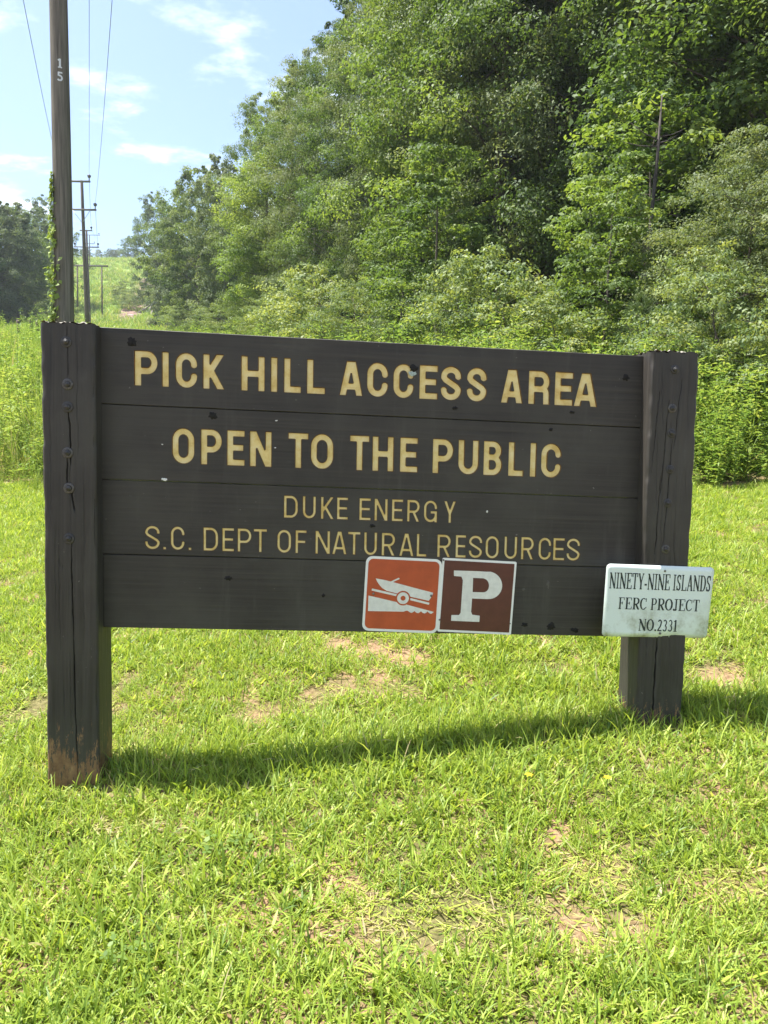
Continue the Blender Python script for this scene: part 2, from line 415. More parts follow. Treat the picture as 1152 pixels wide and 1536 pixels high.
def inside_loops(loops, P):
    r = np.zeros(len(P), bool)
    for lp in loops:
        x0, y0 = lp[:, 0], lp[:, 1]; x1, y1 = np.roll(x0, -1), np.roll(y0, -1)
        px, py = P[:, 0][:, None], P[:, 1][:, None]
        c = ((y0 > py) != (y1 > py)); dy = np.where(np.abs(y1 - y0) < 1e-12, 1e-12, y1 - y0)
        r ^= (np.sum(c & (px < (x1 - x0) * (py - y0) / dy + x0), axis=1) % 2).astype(bool)
    return r
def fill(loops):
    """triangles inside (even-odd) a set of closed loops"""
    pts = np.vstack(loops); ed = []; k = 0
    for lp in loops:
        n = len(lp); ed += [(k + i, k + (i + 1) % n) for i in range(n)]; k += n
    v, e, f, *_ = delaunay_2d_cdt([Vector((float(a), float(b))) for a, b in pts], ed, [], 0, 1e-7)
    v = np.array([(q.x, q.y) for q in v]); f = np.array([t for t in f if len(t) == 3])
    cen = v[f].mean(1)
    return v, f[inside_loops(loops, cen)]
def arc(cx_, cy_, rx, ry, a0, a1, n=14):
    a = np.radians(np.linspace(a0, a1, n)); return [(cx_ + rx * math.cos(q), cy_ + ry * math.sin(q)) for q in a]
def sans(ch, w, h, s):
    """condensed grotesque capitals as centre-line strokes"""
    r = s * .16; L, R, B, T = s / 2, w - s / 2, s / 2, h - s / 2; xc = w / 2; Mh = h / 2
    rx = (R - L) / 2; ry = min(rx * 1.12, (T - B) / 2 * .8)
    S = lambda *p: (list(p), s, r, False)
    stem = S((L, 0), (L, h)); st = [stem]
    if ch == '.': return [S((0, s / 2), (w, s / 2))]
    if ch == 'I': return [S((xc, 0), (xc, h))]
    if ch == 'L': return [stem, S((0, B), (w, B))]
    if ch == 'H': return [stem, S((R, 0), (R, h)), S((L, Mh), (R, Mh))]
    if ch == 'E': return [stem, S((0, B), (w, B)), S((0, T), (w, T)), S((L, Mh + .01 * h), (w * .93, Mh + .01 * h))]
    if ch == 'F': return [stem, S((0, T), (w, T)), S((L, Mh), (w * .9, Mh))]
    if ch == 'T': return [S((xc, 0), (xc, h)), S((0, T), (w, T))]
    if ch == 'N': return [S((L, 0), (L, h)), S((R, 0), (R, h)), S((L * .9, h + s * .1), (w - L * .9, -s * .1))]
    if ch == 'A': return [S((L * .9, -s * .3), (xc - s * .16, h + s * .1)), S((w - L * .9, -s * .3), (xc + s * .16, h + s * .1)), S((w * .22, h * .27), (w * .78, h * .27))]
    if ch == 'K': return [stem, S((L, h * .34), (R + s * .05, h + s * .3)), S((w * .36, h * .52), (R + s * .1, -s * .3))]
    if ch == 'Y': return [S((xc, 0), (xc, h * .5)), S((xc, h * .42), (L * .8, h + s * .3)), S((xc, h * .42), (w - L * .8, h + s * .3))]
    if ch == 'O': return [(arc(xc, T - ry, rx, ry, 0, 180) + arc(xc, B + ry, rx, ry, 180, 360), s, 0, True)]
    if ch == 'U': return [([(L, h)] + arc(xc, B + ry, rx, ry, 180, 360) + [(R, h)], s, 0, False)]
    if ch == 'C': return [([(R, h * .655)] + arc(xc, T - ry, rx, ry, 0, 180) + arc(xc, B + ry, rx, ry, 180, 360) + [(R, h * .345)], s, 0, False)]
    if ch == 'G': return [([(R, h * .68)] + arc(xc, T - ry, rx, ry, 0, 180) + arc(xc, B + ry, rx, ry, 180, 360) + [(R, h * .46)], s, 0, False), S((xc, h * .46), (w, h * .46)), S((R, 0), (R, h * .3))]
    if ch == 'D':
        ry2 = min(rx * 1.25, (T - B) / 2 * .7)
        return [stem, ([(L, T), (R - rx * 1.0, T)] + arc(R - rx, T - ry2, rx, ry2, 90, 0) + arc(R - rx, B + ry2, rx, ry2, 0, -90) + [(L, B)], s, 0, False)]
    if ch in 'PR':
        mp_ = h * (.43 if ch == 'P' else .46); q = (T - mp_) / 2
        o = [stem, ([(L, T)] + arc(R - q * .85, T - q, q * .85, q, 90, -90, 16) + [(L, mp_)], s, 0, False)]
        if ch == 'R': o.append((([(w * .45, mp_)] + arc(R - s * .55, mp_ - s * .6, s * .5, s * .6, 90, 0, 6) + [(R, 0)]) if s > .02 else [(w * .5, mp_), (R, -s * .3)], s, 0, False))
        return o
    if ch == 'B':
        m_ = h * .53; q1 = (T - m_) / 2; q2 = (m_ - B) / 2
        return [stem, ([(L, T)] + arc(R - q1 * .85 - s * .1, T - q1, q1 * .85, q1, 90, -90, 14) + [(L, m_)], s, 0, False),
                ([(L, m_)] + arc(R - q2 * .85, B + q2, q2 * .85, q2, 90, -90, 14) + [(L, B)], s, 0, False)]
    if ch == 'S':
        q = (T - B) / 4; yt = T - q * 1.0; yb = B + q * 1.0
        top = [(R, yt - q * .25)] + arc(xc, yt, rx, q, 0, 180, 14) + [(L, yt - q * .15)]
        mid = [(L + rx * .25, Mh + q * .5), (xc, Mh), (R - rx * .25, Mh - q * .5)]
        bot = [(R, yb + q * .15)] + arc(xc, yb, rx, q, 0, -180, 14) + [(L, yb + q * .25)]
        return [(top + mid + bot, s, 0, False)]
    raise ValueError(ch)

# ------------------------------------------------------------------ the wooden sign
# frame: x along the boards, z up, -y towards the viewer; the boards lean a little out of square
S_YAW, S_ROLL, S_SHEAR = 0.0912, 0.0202, -0.0217
S_O = Vector((-.0277, 2.9842, -.128))
_a = Vector((math.cos(S_YAW), math.sin(S_YAW), 0)); _k = Vector((0, 0, 1))
S_U = math.cos(S_ROLL) * _a - math.sin(S_ROLL) * _k; S_V = math.sin(S_ROLL) * _a + math.cos(S_ROLL) * _k
S_N = S_V.cross(S_U) * -1.0
if S_N.y < 0: S_N = -S_N                            # pointing away from the camera
S_M = Matrix(((S_U.x, S_N.x, S_V.x, S_O.x), (S_U.y, S_N.y, S_V.y, S_O.y), (S_U.z, S_N.z, S_V.z, S_O.z), (0, 0, 0, 1)))
def shear(V):
    V = np.array(V, float); V[:, 0] += S_SHEAR * V[:, 2]; return V
def sign_ground(a, b=0.0, dep=0.0):
    """local z of the ground below a point of the sign"""
    p = S_M @ Vector((a + S_SHEAR * -1.0, dep, -1.0)); return -1.0 + (G(p.x, p.y) - p.z)
sign = empty('wooden_sign', mat=S_M)
tag(sign, 'big dark brown timber sign on two thick posts with routed cream capital letters', 'sign')

BW, BH, TH = 2.118, 1.143, .038
rows = {
 0: [(.4925, .3594, .0265, [('P',-933,-846),('I',-831,-804),('C',-781,-698),('K',-678,-595),('H',-534,-443),('I',-422,-394),('L',-371,-304),('L',-283,-211),('A',-157,-65),('C',-50,34),('C',53,135),('E',156,230),('S',241,324),('S',345,426),('A',483,572),('R',594,681),('E',701,777),('A',780,877)])],
 1: [(.2075, .0700, .0255, [('O',-794,-709),('P',-686,-605),('E',-587,-518),('N',-500,-415),('T',-353,-273),('O',-265,-176),('T',-113,-35),('H',-24,61),('E',85,157),('P',215,299),('U',318,401),('B',420,496),('L',521,584),('I',609,636),('C',655,738)])],
 2: [(-.0375, -.1250, .0112, [('D',-367,-312),('U',-294,-242),('K',-223,-171),('E',-160,-116),('E',-72,-26),('N',-12,41),('E',57,102),('R',118,169),('G',185,239),('Y',266,314)]),
     (-.1718, -.2632, .0112, [('S',-897,-841),('.',-829,-817),('C',-800,-747),('.',-733,-721),('D',-676,-619),('E',-604,-558),('P',-545,-491),('T',-483,-431),('O',-392,-337),('F',-321,-277),('N',-243,-185),('A',-177,-119),('T',-115,-65),('U',-51,1),('R',19,73),('A',89,148),('L',159,199),('R',242,297),('E',316,359),('S',370,425),('O',438,493),('U',515,568),('R',584,637),('C',656,709),('E',717,765),('S',773,829)])],
 3: []}
GAP, CH = .0016, .0022
for pi in range(4):
    zt = BH / 2 - pi * BH / 4 - (0 if pi == 0 else GAP / 2); zb = BH / 2 - (pi + 1) * BH / 4 + (0 if pi == 3 else GAP / 2)
    x0, x1 = -BW / 2 - (.012 if pi != 3 else -.004), BW / 2 + .012
    yo = [0, .0006, .0, .0012][pi]
    # front rectangle with slightly wavering edges
    xs = np.linspace(x0 + CH, x1 - CH, 60)
    jt = (vnoise(xs * 9 + pi * 7, xs * 0 + 3.3) - .5) * .0022; jb = (vnoise(xs * 9 + pi * 7, xs * 0 + 9.7) - .5) * .0022
    rect = np.vstack([np.stack([xs, zb + CH + jb], 1), np.stack([xs, zt - CH + jt], 1)[::-1]])
    outer = np.vstack([np.stack([xs + np.where(xs == xs[0], -CH, np.where(xs == xs[-1], CH, 0)), np.full(60, zb)], 1), np.stack([xs + np.where(xs == xs[0], -CH, np.where(xs == xs[-1], CH, 0)), np.full(60, zt)], 1)[::-1]])
    lets = []
    for (top, bot, s, L) in rows[pi]:
        for (ch, a, b) in L:
            w = (b - a) / 1000; h = top - bot
            st = sans(ch, w, h, s)
            lp = contour(st, w, h, .0018 if s > .02 else .0012, rnd=0)
            lets.append((ch, [q + np.array([a / 1000, bot]) for q in lp], s))
    v, f = fill([rect] + [q for _, lp, _ in lets for q in lp])
    yf = -TH / 2 + yo
    V = [np.stack([v[:, 0], np.full(len(v), yf), v[:, 1]], 1)]; F3 = [f]; n0 = len(v)
    nr = len(rect)
    V.append(np.stack([rect[:, 0], np.full(nr, yf), rect[:, 1]], 1)); V.append(np.stack([outer[:, 0], np.full(nr, yf + CH), outer[:, 1]], 1)); V.append(np.stack([outer[:, 0], np.full(nr, TH / 2), outer[:, 1]], 1))
    i = np.arange(nr); j = (i + 1) % nr
    F4 = [np.stack([n0 + i, n0 + j, n0 + nr + j, n0 + nr + i], 1), np.stack([n0 + nr + i, n0 + nr + j, n0 + 2 * nr + j, n0 + 2 * nr + i], 1)]
    q = 60; i = np.arange(q - 1); n2 = n0 + 2 * nr
    F4.append(np.stack([n2 + i, n2 + i + 1, n2 + nr - 2 - i, n2 + nr - 1 - i], 1))
    po = link('plank', mesh_np('plank', shear(np.vstack(V)), [np.vstack(F3), np.vstack(F4)], M['plank']), sign)
    for ch, lps, s in lets:
        dep = .0065 if s > .02 else .004; ins = .0024 if s > .02 else .0016
        inner = []; V = []; F4 = []; n = 0
        for lp in lps:
            t = np.roll(lp, -1, 0) - np.roll(lp, 1, 0); t /= np.linalg.norm(t, axis=1)[:, None] + 1e-12
            nrm = np.stack([-t[:, 1], t[:, 0]], 1)
            c = lp + nrm * .0004
            if inside_loops(lps, c).mean() < .5: nrm = -nrm
            il = lp + nrm * ins; inner.append(il); m = len(lp); k = np.arange(m); kk = (k + 1) % m
            V += [np.stack([lp[:, 0], np.full(m, yf), lp[:, 1]], 1), np.stack([il[:, 0], np.full(m, yf + dep), il[:, 1]], 1)]
            F4.append(np.stack([n + k, n + kk, n + m + kk, n + m + k], 1)); n += 2 * m
        iv, itf = fill(inner)
        V.append(np.stack([iv[:, 0], np.full(len(iv), yf + dep), iv[:, 1]], 1))
        F4 = np.vstack(F4)
        me = mesh_np('letter', shear(np.vstack(V)), [itf + n, F4], [M['letter'], M['letter_edge']], midx=[0] * len(itf) + [1] * len(F4))
        link('letter', me, po)
    # knots, nail holes, lichen and flakes that belong to this plank
    def blob(name, a, b, r, mat, h=.003, sq=1.0, sd=0):
        m = 18; th = np.linspace(0, 2 * math.pi, m, endpoint=False); R = np.random.default_rng(sd + int(a * 1000) + 5000)
        rr = r * (.65 + .6 * R.random(m)); V = [(a, yf - h, b)]
        V += [(a + rr[k] * .55 * math.cos(th[k]), yf - h * (.5 + R.random()), b + rr[k] * .55 * sq * math.sin(th[k])) for k in range(m)]
        V += [(a + rr[k] * math.cos(th[k]), yf - .0002, b + rr[k] * sq * math.sin(th[k])) for k in range(m)]
        F = [(0, 1 + k, 1 + (k + 1) % m) for k in range(m)]
        F4b = [(1 + k, 1 + m + k, 1 + m + (k + 1) % m, 1 + (k + 1) % m) for k in range(m)]
        return link(name, mesh_np(name, shear(V), [F, F4b], mat), po)
    KN = {0: [('knot', -.94, .520, .019, 'knot', 1), ('knot', .134, .478, .017, 'knot', .9), ('knot', .991, .483, .015, 'knot', .9), ('lichen_patch', .128, .456, .015, 'lichen', .8), ('knot', .775, .335, .010, 'knot', .6), ('knot', .30, .33, .012, 'knot', .6)],
          1: [('knot', -.640, .259, .017, 'knot', .9), ('paint_chip', -.398, .251, .005, 'flake', .5), ('paint_chip', -.402, .146, .004, 'flake', .6), ('paint_chip', -.83, .142, .004, 'flake', .5), ('knot', .69, .262, .008, 'knot', .9), ('paint_chip', -.823, .0085, .011, 'flake', .5)],
          2: [('knot', -.02, -.145, .012, 'knot', .6), ('paint_chip', .44, -.075, .004, 'flake', 1.2), ('paint_chip', -.95, -.06, .006, 'bolt_rub', .3)],
          3: [('knot', -.578, -.368, .015, 'knot', .6), ('knot', -.209, -.428, .007, 'knot', 1), ('knot', .72, -.534, .018, 'knot', 1), ('knot', .819, -.548, .02, 'knot', .5), ('knot', .608, -.530, .014, 'knot', .6), ('paint_chip', .70, -.361, .007, 'bolt_rub', 2.5), ('paint_chip', .60, -.385, .006, 'bolt_rub', .8)]}
    for (nm, a, b, r, mt, sq) in KN[pi]: blob(nm, a, b, r, M[mt], .003 if nm == 'knot' else .0012, sq)

def hexbolt(parent, a, b, yf, r=.020, sd=0):
    """round washer with a hexagonal nut and stud, painted over"""
    R = random.Random(sd); mb = MB(); P = lambda r_, n, y, ph=0: [(a + r_ * math.cos(2 * math.pi * k / n + ph), y, b + r_ * math.sin(2 * math.pi * k / n + ph)) for k in range(n)]
    V = []; F = []
    rings = [P(r, 18, yf + .002), P(r, 18, yf - .0022), P(r * .88, 18, yf - .0034), P(r * .58, 18, yf - .0034)]
    for q in rings: V += q
    for k in range(3): F += [(k * 18 + i, k * 18 + (i + 1) % 18, (k + 1) * 18 + (i + 1) % 18, (k + 1) * 18 + i) for i in range(18)]
    mb.add(V, F); w = link('bolt', mesh_np('bolt', shear(np.vstack(mb.V)), [mb.F[4]], M['bolt_rub'] if R.random() < .6 else M['bolt']), parent)
    mb = MB(); ph = R.random()
    V = P(r * .56, 6, yf - .0030, ph) + P(r * .56, 6, yf - .007, ph) + P(r * .50, 6, yf - .008, ph) + P(r * .26, 6, yf - .008, ph) + P(r * .24, 6, yf - .0105, ph) + [(a, yf - .0105, b)]
    F = [(k * 6 + i, k * 6 + (i + 1) % 6, (k + 1) * 6 + (i + 1) % 6, (k + 1) * 6 + i) for k in range(4) for i in range(6)] + [(24 + i, 24 + (i + 1) % 6, 30) for i in range(6)]
    mb.add(V, F); link('nut', mesh_np('nut', shear(np.vstack(mb.V)), [mb.F[3], mb.F[4]], M['bolt']), w)

def make_post(a0, a1, top, base, mat, cracks, seed):
    D0, D1 = -.095, .097; R = np.random.default_rng(seed)
    nf, nsd = 100, 24; bev = .007
    def side(p, q, n): t = np.linspace(0, 1, n, endpoint=False)[:, None]; return np.array(p) * (1 - t) + np.array(q) * t
    ring = np.vstack([side((a0 + bev, D0), (a1 - bev, D0), nf), side((a1 - bev, D0), (a1, D0 + bev), 3), side((a1, D0 + bev), (a1, D1 - bev), nsd), side((a1, D1 - bev), (a1 - bev, D1), 3),
                      side((a1 - bev, D1), (a0 + bev, D1), nsd), side((a0 + bev, D1), (a0, D1 - bev), 3), side((a0, D1 - bev), (a0, D0 + bev), nsd), side((a0, D0 + bev), (a0 + bev, D0), 3)])
    nr = len(ring); nz = 210; zs = np.linspace(base - .28, top, nz)
    cen = np.array([(a0 + a1) / 2, (D0 + D1) / 2]); per = np.cumsum(np.r_[0, np.hypot(*np.diff(ring, axis=0).T)])
    out = ring - cen; out /= np.linalg.norm(out, axis=1)[:, None]
    ZZ = np.repeat(zs[:, None], nr, 1); SS = np.repeat(per[None], nz, 0); AA = np.repeat(ring[None, :, 0], nz, 0)
    disp = (fbm(SS * 120, ZZ * 5 + seed, 3) - .44) * .0022 + (vnoise(SS * 6 + seed, ZZ * 2) - .5) * .0014
    front = np.zeros(nr); front[:nf] = 1
    for (xa, za, zb, wd, dp, slant) in cracks:
        t = np.clip((ZZ - za) / (zb - za), 0, 1); live = (ZZ > min(za, zb)) & (ZZ < max(za, zb))
        xl = xa + slant * t + .006 * (vnoise(ZZ * 7 + xa * 50, ZZ * 0 + 1.5) - .5) + .005 * (vnoise(ZZ * 40, ZZ * 0 + xa * 9) - .5)
        wv = .5 * wd * np.sin(np.pi * np.clip(t, .02, .98)) ** .5 * (.6 + .8 * vnoise(ZZ * 14, ZZ * 0 + xa * 33))
        k = np.clip(1 - np.abs(AA - xl) / wv, 0, 1)
        disp -= np.where(live, np.minimum(k * 1.8, 1) * dp, 0) * front[None]
    # softened, chewed corners
    corner = np.minimum.reduce([np.abs(ring[:, 0] - a0) + np.abs(ring[:, 1] - D0), np.abs(ring[:, 0] - a1) + np.abs(ring[:, 1] - D0)])
    disp -= np.exp(-(corner / .012) ** 2)[None] * .006 * np.clip(vnoise(ZZ * 22 + seed, ZZ * 0 + 2) * 2 - .9, 0, 1)
    nrm = np.zeros((nr, 2)); nrm[:, 1] = np.where(np.arange(nr) < nf, -1, 0)
    nrm[nf:] = out[nf:]
    XY = ring[None] + disp[..., None] * nrm[None]
    V = np.concatenate([XY[..., :1], XY[..., 1:], ZZ[..., None]], -1)
    V[-1, :, 2] += (vnoise(per * 55, per * 0 + seed) - .5) * .012
    V = V.reshape(-1, 3)
    i = np.arange(nz - 1)[:, None] * nr; j = np.arange(nr)[None]; jj = (j + 1) % nr
    F = np.stack([i + j, i + jj, i + nr + jj, i + nr + j], -1).reshape(-1, 4)
    post = link('post', mesh_np('post', shear(V), F, mat), sign)
    # weathered end grain, one ragged sheet
    g = 22; gx_ = np.linspace(a0 + .002, a1 - .002, g); gy_ = np.linspace(D0 + .002, D1 - .002, g); A, Bq = np.meshgrid(gx_, gy_)
    H_ = top + .004 + .012 * (vnoise(A * 130 + seed, Bq * 60) - .45) + .006 * (vnoise(A * 300, Bq * 300) - .5)
    Vt = np.stack([A, Bq, H_], -1).reshape(-1, 3); q = (np.arange(g - 1)[:, None] * g + np.arange(g - 1)[None]).ravel()
    link('end_grain', mesh_np('end_grain', shear(Vt), np.stack([q, q + 1, q + g + 1, q + g], 1), M['endgrain']), post)
    return post
zL, zR = sign_ground(-1.15), sign_ground(1.16)
fine = lambda s, a0, a1, n, z0, z1, sl: [(q.uniform(a0 + .02, a1 - .02), zz, zz + q.uniform(.15, .5), .0030, .003, sl * q.uniform(.4, 1.2)) for q in [random.Random(s)] for zz in [q.uniform(z0, z1) for _ in range(n)]]
pL = make_post(-1.247, -1.055, .566, zL, M['postL'], [(-1.150, .26, .05, .0045, .02, .004), (-1.158, .09, -.03, .004, .018, 0), (-1.146, -.03, -.12, .0045, .02, .012), (-1.148, -.23, -1.12, .005, .025, .012), (-1.152, .56, .38, .003, .012, .0), (-1.20, -.30, -.34, .0035, .01, .03)] + fine(3, -1.247, -1.055, 9, -1.0, .3, .0), 1)
pR = make_post(1.061, 1.256, .582, zR, M['postR'], [(1.135, -.55, -.97, .007, .03, -.004), (1.12, .1, -.25, .0035, .012, -.012), (1.14, .40, .02, .003, .012, -.02), (1.10, .45, .1, .003, .012, -.02), (1.19, .5, .2, .003, .01, -.02), (1.16, .25, -.2, .003, .012, -.02)] + fine(8, 1.061, 1.256, 14, -.9, .3, -.02), 2)
for k, (a, b) in enumerate([(-1.156, .5), (-1.153, .347), (-1.154, .264), (-1.156, .097), (-1.153, -.034), (-1.155, -.221)]): hexbolt(pL, a, b, -.095, sd=k)
for k, (a, b) in enumerate([(1.157, .515), (1.153, .363), (1.155, .266), (1.156, .123), (1.152, -.011), (1.152, -.196)]): hexbolt(pR, a, b, -.095, .0175, sd=20 + k)

# ------------------------------------------------------------------ metal plates on the sign
def rrect(w, h, r, n=7):
    o = []
    for cx_, cy_, a in ((w / 2 - r, h / 2 - r, 0), (-w / 2 + r, h / 2 - r, 90), (-w / 2 + r, -h / 2 + r, 180), (w / 2 - r, -h / 2 + r, 270)): o += arc(cx_, cy_, r, r, a, a + 90, n)
    return np.array(o)
def sheet(name, loops, y, mat, parent, thick=0.0, warp=None):
    v, f = fill([np.asarray(l, float) for l in loops]); n = len(v)
    V = np.stack([v[:, 0], np.full(n, y), v[:, 1]], 1); fs = [f[:, ::-1]]
    if thick:
        lp = np.asarray(loops[0], float); m = len(lp)
        V = np.vstack([V, np.stack([lp[:, 0], np.full(m, y), lp[:, 1]], 1), np.stack([lp[:, 0], np.full(m, y + thick), lp[:, 1]], 1), np.stack([v[:, 0], np.full(n, y + thick), v[:, 1]], 1)])
        k = np.arange(m); kk = (k + 1) % m
        fs = [np.vstack([f[:, ::-1], f + n + 2 * m]), np.stack([n + k, n + kk, n + m + kk, n + m + k], 1)]
    if warp: V[:, 1] += warp(V[:, 0], V[:, 2])
    return link(name, mesh_np(name, V, fs, mat), parent)
def disc(cx_, cy_, r, n=26): return np.array(arc(cx_, cy_, r, r, 0, 360 - 360 / n, n))
def plate_root(name, a, b, dep, rot):
    loc = S_M @ Vector((a + S_SHEAR * b, dep, b))
    m = Matrix.Translation(loc) @ S_M.to_3x3().to_4x4() @ Matrix.Rotation(rot, 4, 'Y')
    return empty(name, mat=m)
def screw(parent, x, z, y, r=.005):
    v = disc(x, z, r, 10); V = np.vstack([np.stack([v[:, 0], np.full(10, y), v[:, 1]], 1), np.stack([(v[:, 0] - x) * .7 + x, np.full(10, y - .0025), (v[:, 1] - z) * .7 + z], 1), [(x, y - .003, z)]])
    i = np.arange(10); j = (i + 1) % 10
    link('screw', mesh_np('screw', V, [np.stack([i, j, 10 + j, 10 + i], 1), np.stack([10 + i, 10 + j, np.full(10, 20)], 1)], M['screw']), parent)
YB = -TH / 2 - .0022
W_ = .305
# orange boat-ramp sign
r1 = plate_root('boat_ramp_sign', .1045, -.4185, YB, rad(1.3))
tag(r1, 'faded orange sign with white border and white boat on a trailer pictogram', 'sign')
sheet('plate', [rrect(W_, .300, .026)], 0, M['white_sheet'], r1, .002)
sheet('panel', [rrect(W_ - .020, .280, .020)], -.0006, M['orange'], r1)
def cp(x, y):      # crop pixel -> plate metres
    dx, dy = x - 115, y - 92; e1, e2 = np.array([463, 16.]), np.array([-23, 456.])
    s, t = np.linalg.solve(np.stack([e1, e2], 1), [dx, dy]); return ((s - .5) * W_, (.5 - t) * .300)
def poly(p): return np.array([cp(*q) for q in p])
def bar(x0, y0, x1, y1, w):
    p, q = np.array([x0, y0], float), np.array([x1, y1], float); e = q - p; e /= np.hypot(*e); n = np.array([-e[1], e[0]]) * w / 2
    return poly([p + n, q + n, q - n, p - n])
pic = [poly([(173, 228), (225, 237), (268, 247), (400, 281), (524, 312), (519, 330), (498, 362), (360, 332), (240, 303), (213, 287), (196, 268), (182, 248)])]
bt = sheet('boat', pic, -.0012, M['print_white'], r1)
sheet('windscreen', [bar(268, 249, 316, 226, 9)], -.0013, M['print_white'], bt)
sheet('trailer_bar', [bar(150, 296, 308, 331, 13)], -.0012, M['print_white'], r1)
sheet('trailer_bar', [bar(374, 350, 501, 380, 13)], -.0012, M['print_white'], r1)
sc_pts = [(130, 333), (330, 378), (530, 430)]
for x in (530, 490, 450, 410): sc_pts += [(x - 4, 434 - (530 - x) * .03), (x - 16, 442 - (530 - x) * .04), (x - 28, 438 - (530 - x) * .04), (x - 39, 427 - (530 - x) * .02)]
sc_pts += [(360, 424), (345, 430), (128, 428)]
sheet('ramp', [poly(sc_pts)], -.0012, M['print_white'], r1)
wx, wz = cp(340, 347); k_ = W_ / 463
sheet('wheel_surround', [disc(wx, wz, 45 * k_)], -.0016, M['orange'], r1)
wh = sheet('wheel', [disc(wx, wz, 36 * k_)], -.0021, M['print_white'], r1)
sheet('hub', [disc(wx, wz, 15 * k_)], -.0026, M['orange'], wh)
screw(r1, *cp(160, 322), -.0012); screw(r1, *cp(512, 330), -.0014)
# brown P sign
r2 = plate_root('parking_sign', .408, -.4182, YB - .0005, rad(1.6))
tag(r2, 'square dark brown plate with a white slab-serif P and thin white edge', 'sign')
W2 = .303
sheet('plate', [rrect(W2, .299, .006)], 0, M['white_sheet'], r2, .002)
sheet('panel', [rrect(W2 - .017, .281, .003)], -.0006, M['maroon'], r2)
def cq(x, y):
    dx, dy = x - 597, y - 108; e1, e2 = np.array([448, 18.]), np.array([-40, 457.])
    s, t = np.linalg.solve(np.stack([e1, e2], 1), [dx, dy]); return ((s - .5) * W2, (.5 - t) * .299)
pq = [(663, 185), (800, 187), (860, 190)] + arc(868, 274, 86, 86, -80, 80, 18) + [(860, 360), (770, 357), (763, 440), (770, 458), (815, 464), (812, 503), (641, 497), (644, 461), (690, 461), (700, 445), (716, 245), (708, 222), (663, 219)]
hole = [(778, 229), (840, 231)] + arc(842, 275, 32, 42, -80, 80, 10) + [(838, 318), (774, 317)]
sheet('letter', [np.array([cq(*p) for p in pq]), np.array([cq(*p) for p in hole])], -.0012, M['print_white'], r2)
screw(r2, *cq(602, 122), -.0003, .004); screw(r2, *cq(572, 492), -.0003, .004); screw(r2, *cq(1000, 512), -.0008, .003)
# pale notice plate on the right post
r3 = plate_root('notice_plate', 1.128, -.4075, -.103, rad(.6))
tag(r3, 'pale mint metal plate with black serif lettering fixed across the right sign post', 'sign')
WN, HN = .450, .292
def bend(x, z):
    q = np.clip((x * .8 - z * .9 - .16) / .14, 0, 1); p = np.clip((np.abs(x) - .10) / .13, 0, 1)
    return .016 * q ** 1.6 + .003 * p ** 2 * np.sign(x)
ol = rrect(WN, HN, .017); grid = []
gx_, gz_ = np.meshgrid(np.linspace(-WN / 2 + .02, WN / 2 - .02, 22), np.linspace(-HN / 2 + .02, HN / 2 - .02, 14))
gp = np.stack([gx_.ravel(), gz_.ravel()], 1)
allp = np.vstack([ol, gp]); m = len(ol)
v, e, f, *_ = delaunay_2d_cdt([Vector((float(a), float(b))) for a, b in allp], [(i, (i + 1) % m) for i in range(m)], [], 1, 1e-7)
v = np.array([(q.x, q.y) for q in v]); f = np.array([t for t in f if len(t) == 3])
Vn = np.stack([v[:, 0], bend(v[:, 0], v[:, 1]), v[:, 1]], 1); Vb = Vn + np.array([0, .0018, 0])
k = np.arange(m); kk = (k + 1) % m
link('plate', mesh_np('plate', np.vstack([Vn, Vb]), [np.vstack([f[:, ::-1], f + len(v)]), np.stack([k, kk, len(v) + kk, len(v) + k], 1)], M['mint']), r3)
SW = dict(N=.74, I=.36, E=.64, T=.62, Y=.70, S=.54, L=.60, A=.72, D=.72, F=.58, R=.68, C=.66, P=.58, O=.74, J=.46)
SW.update({'-': .34, '.': .24, ' ': .26, '2': .5, '3': .5, '1': .4})
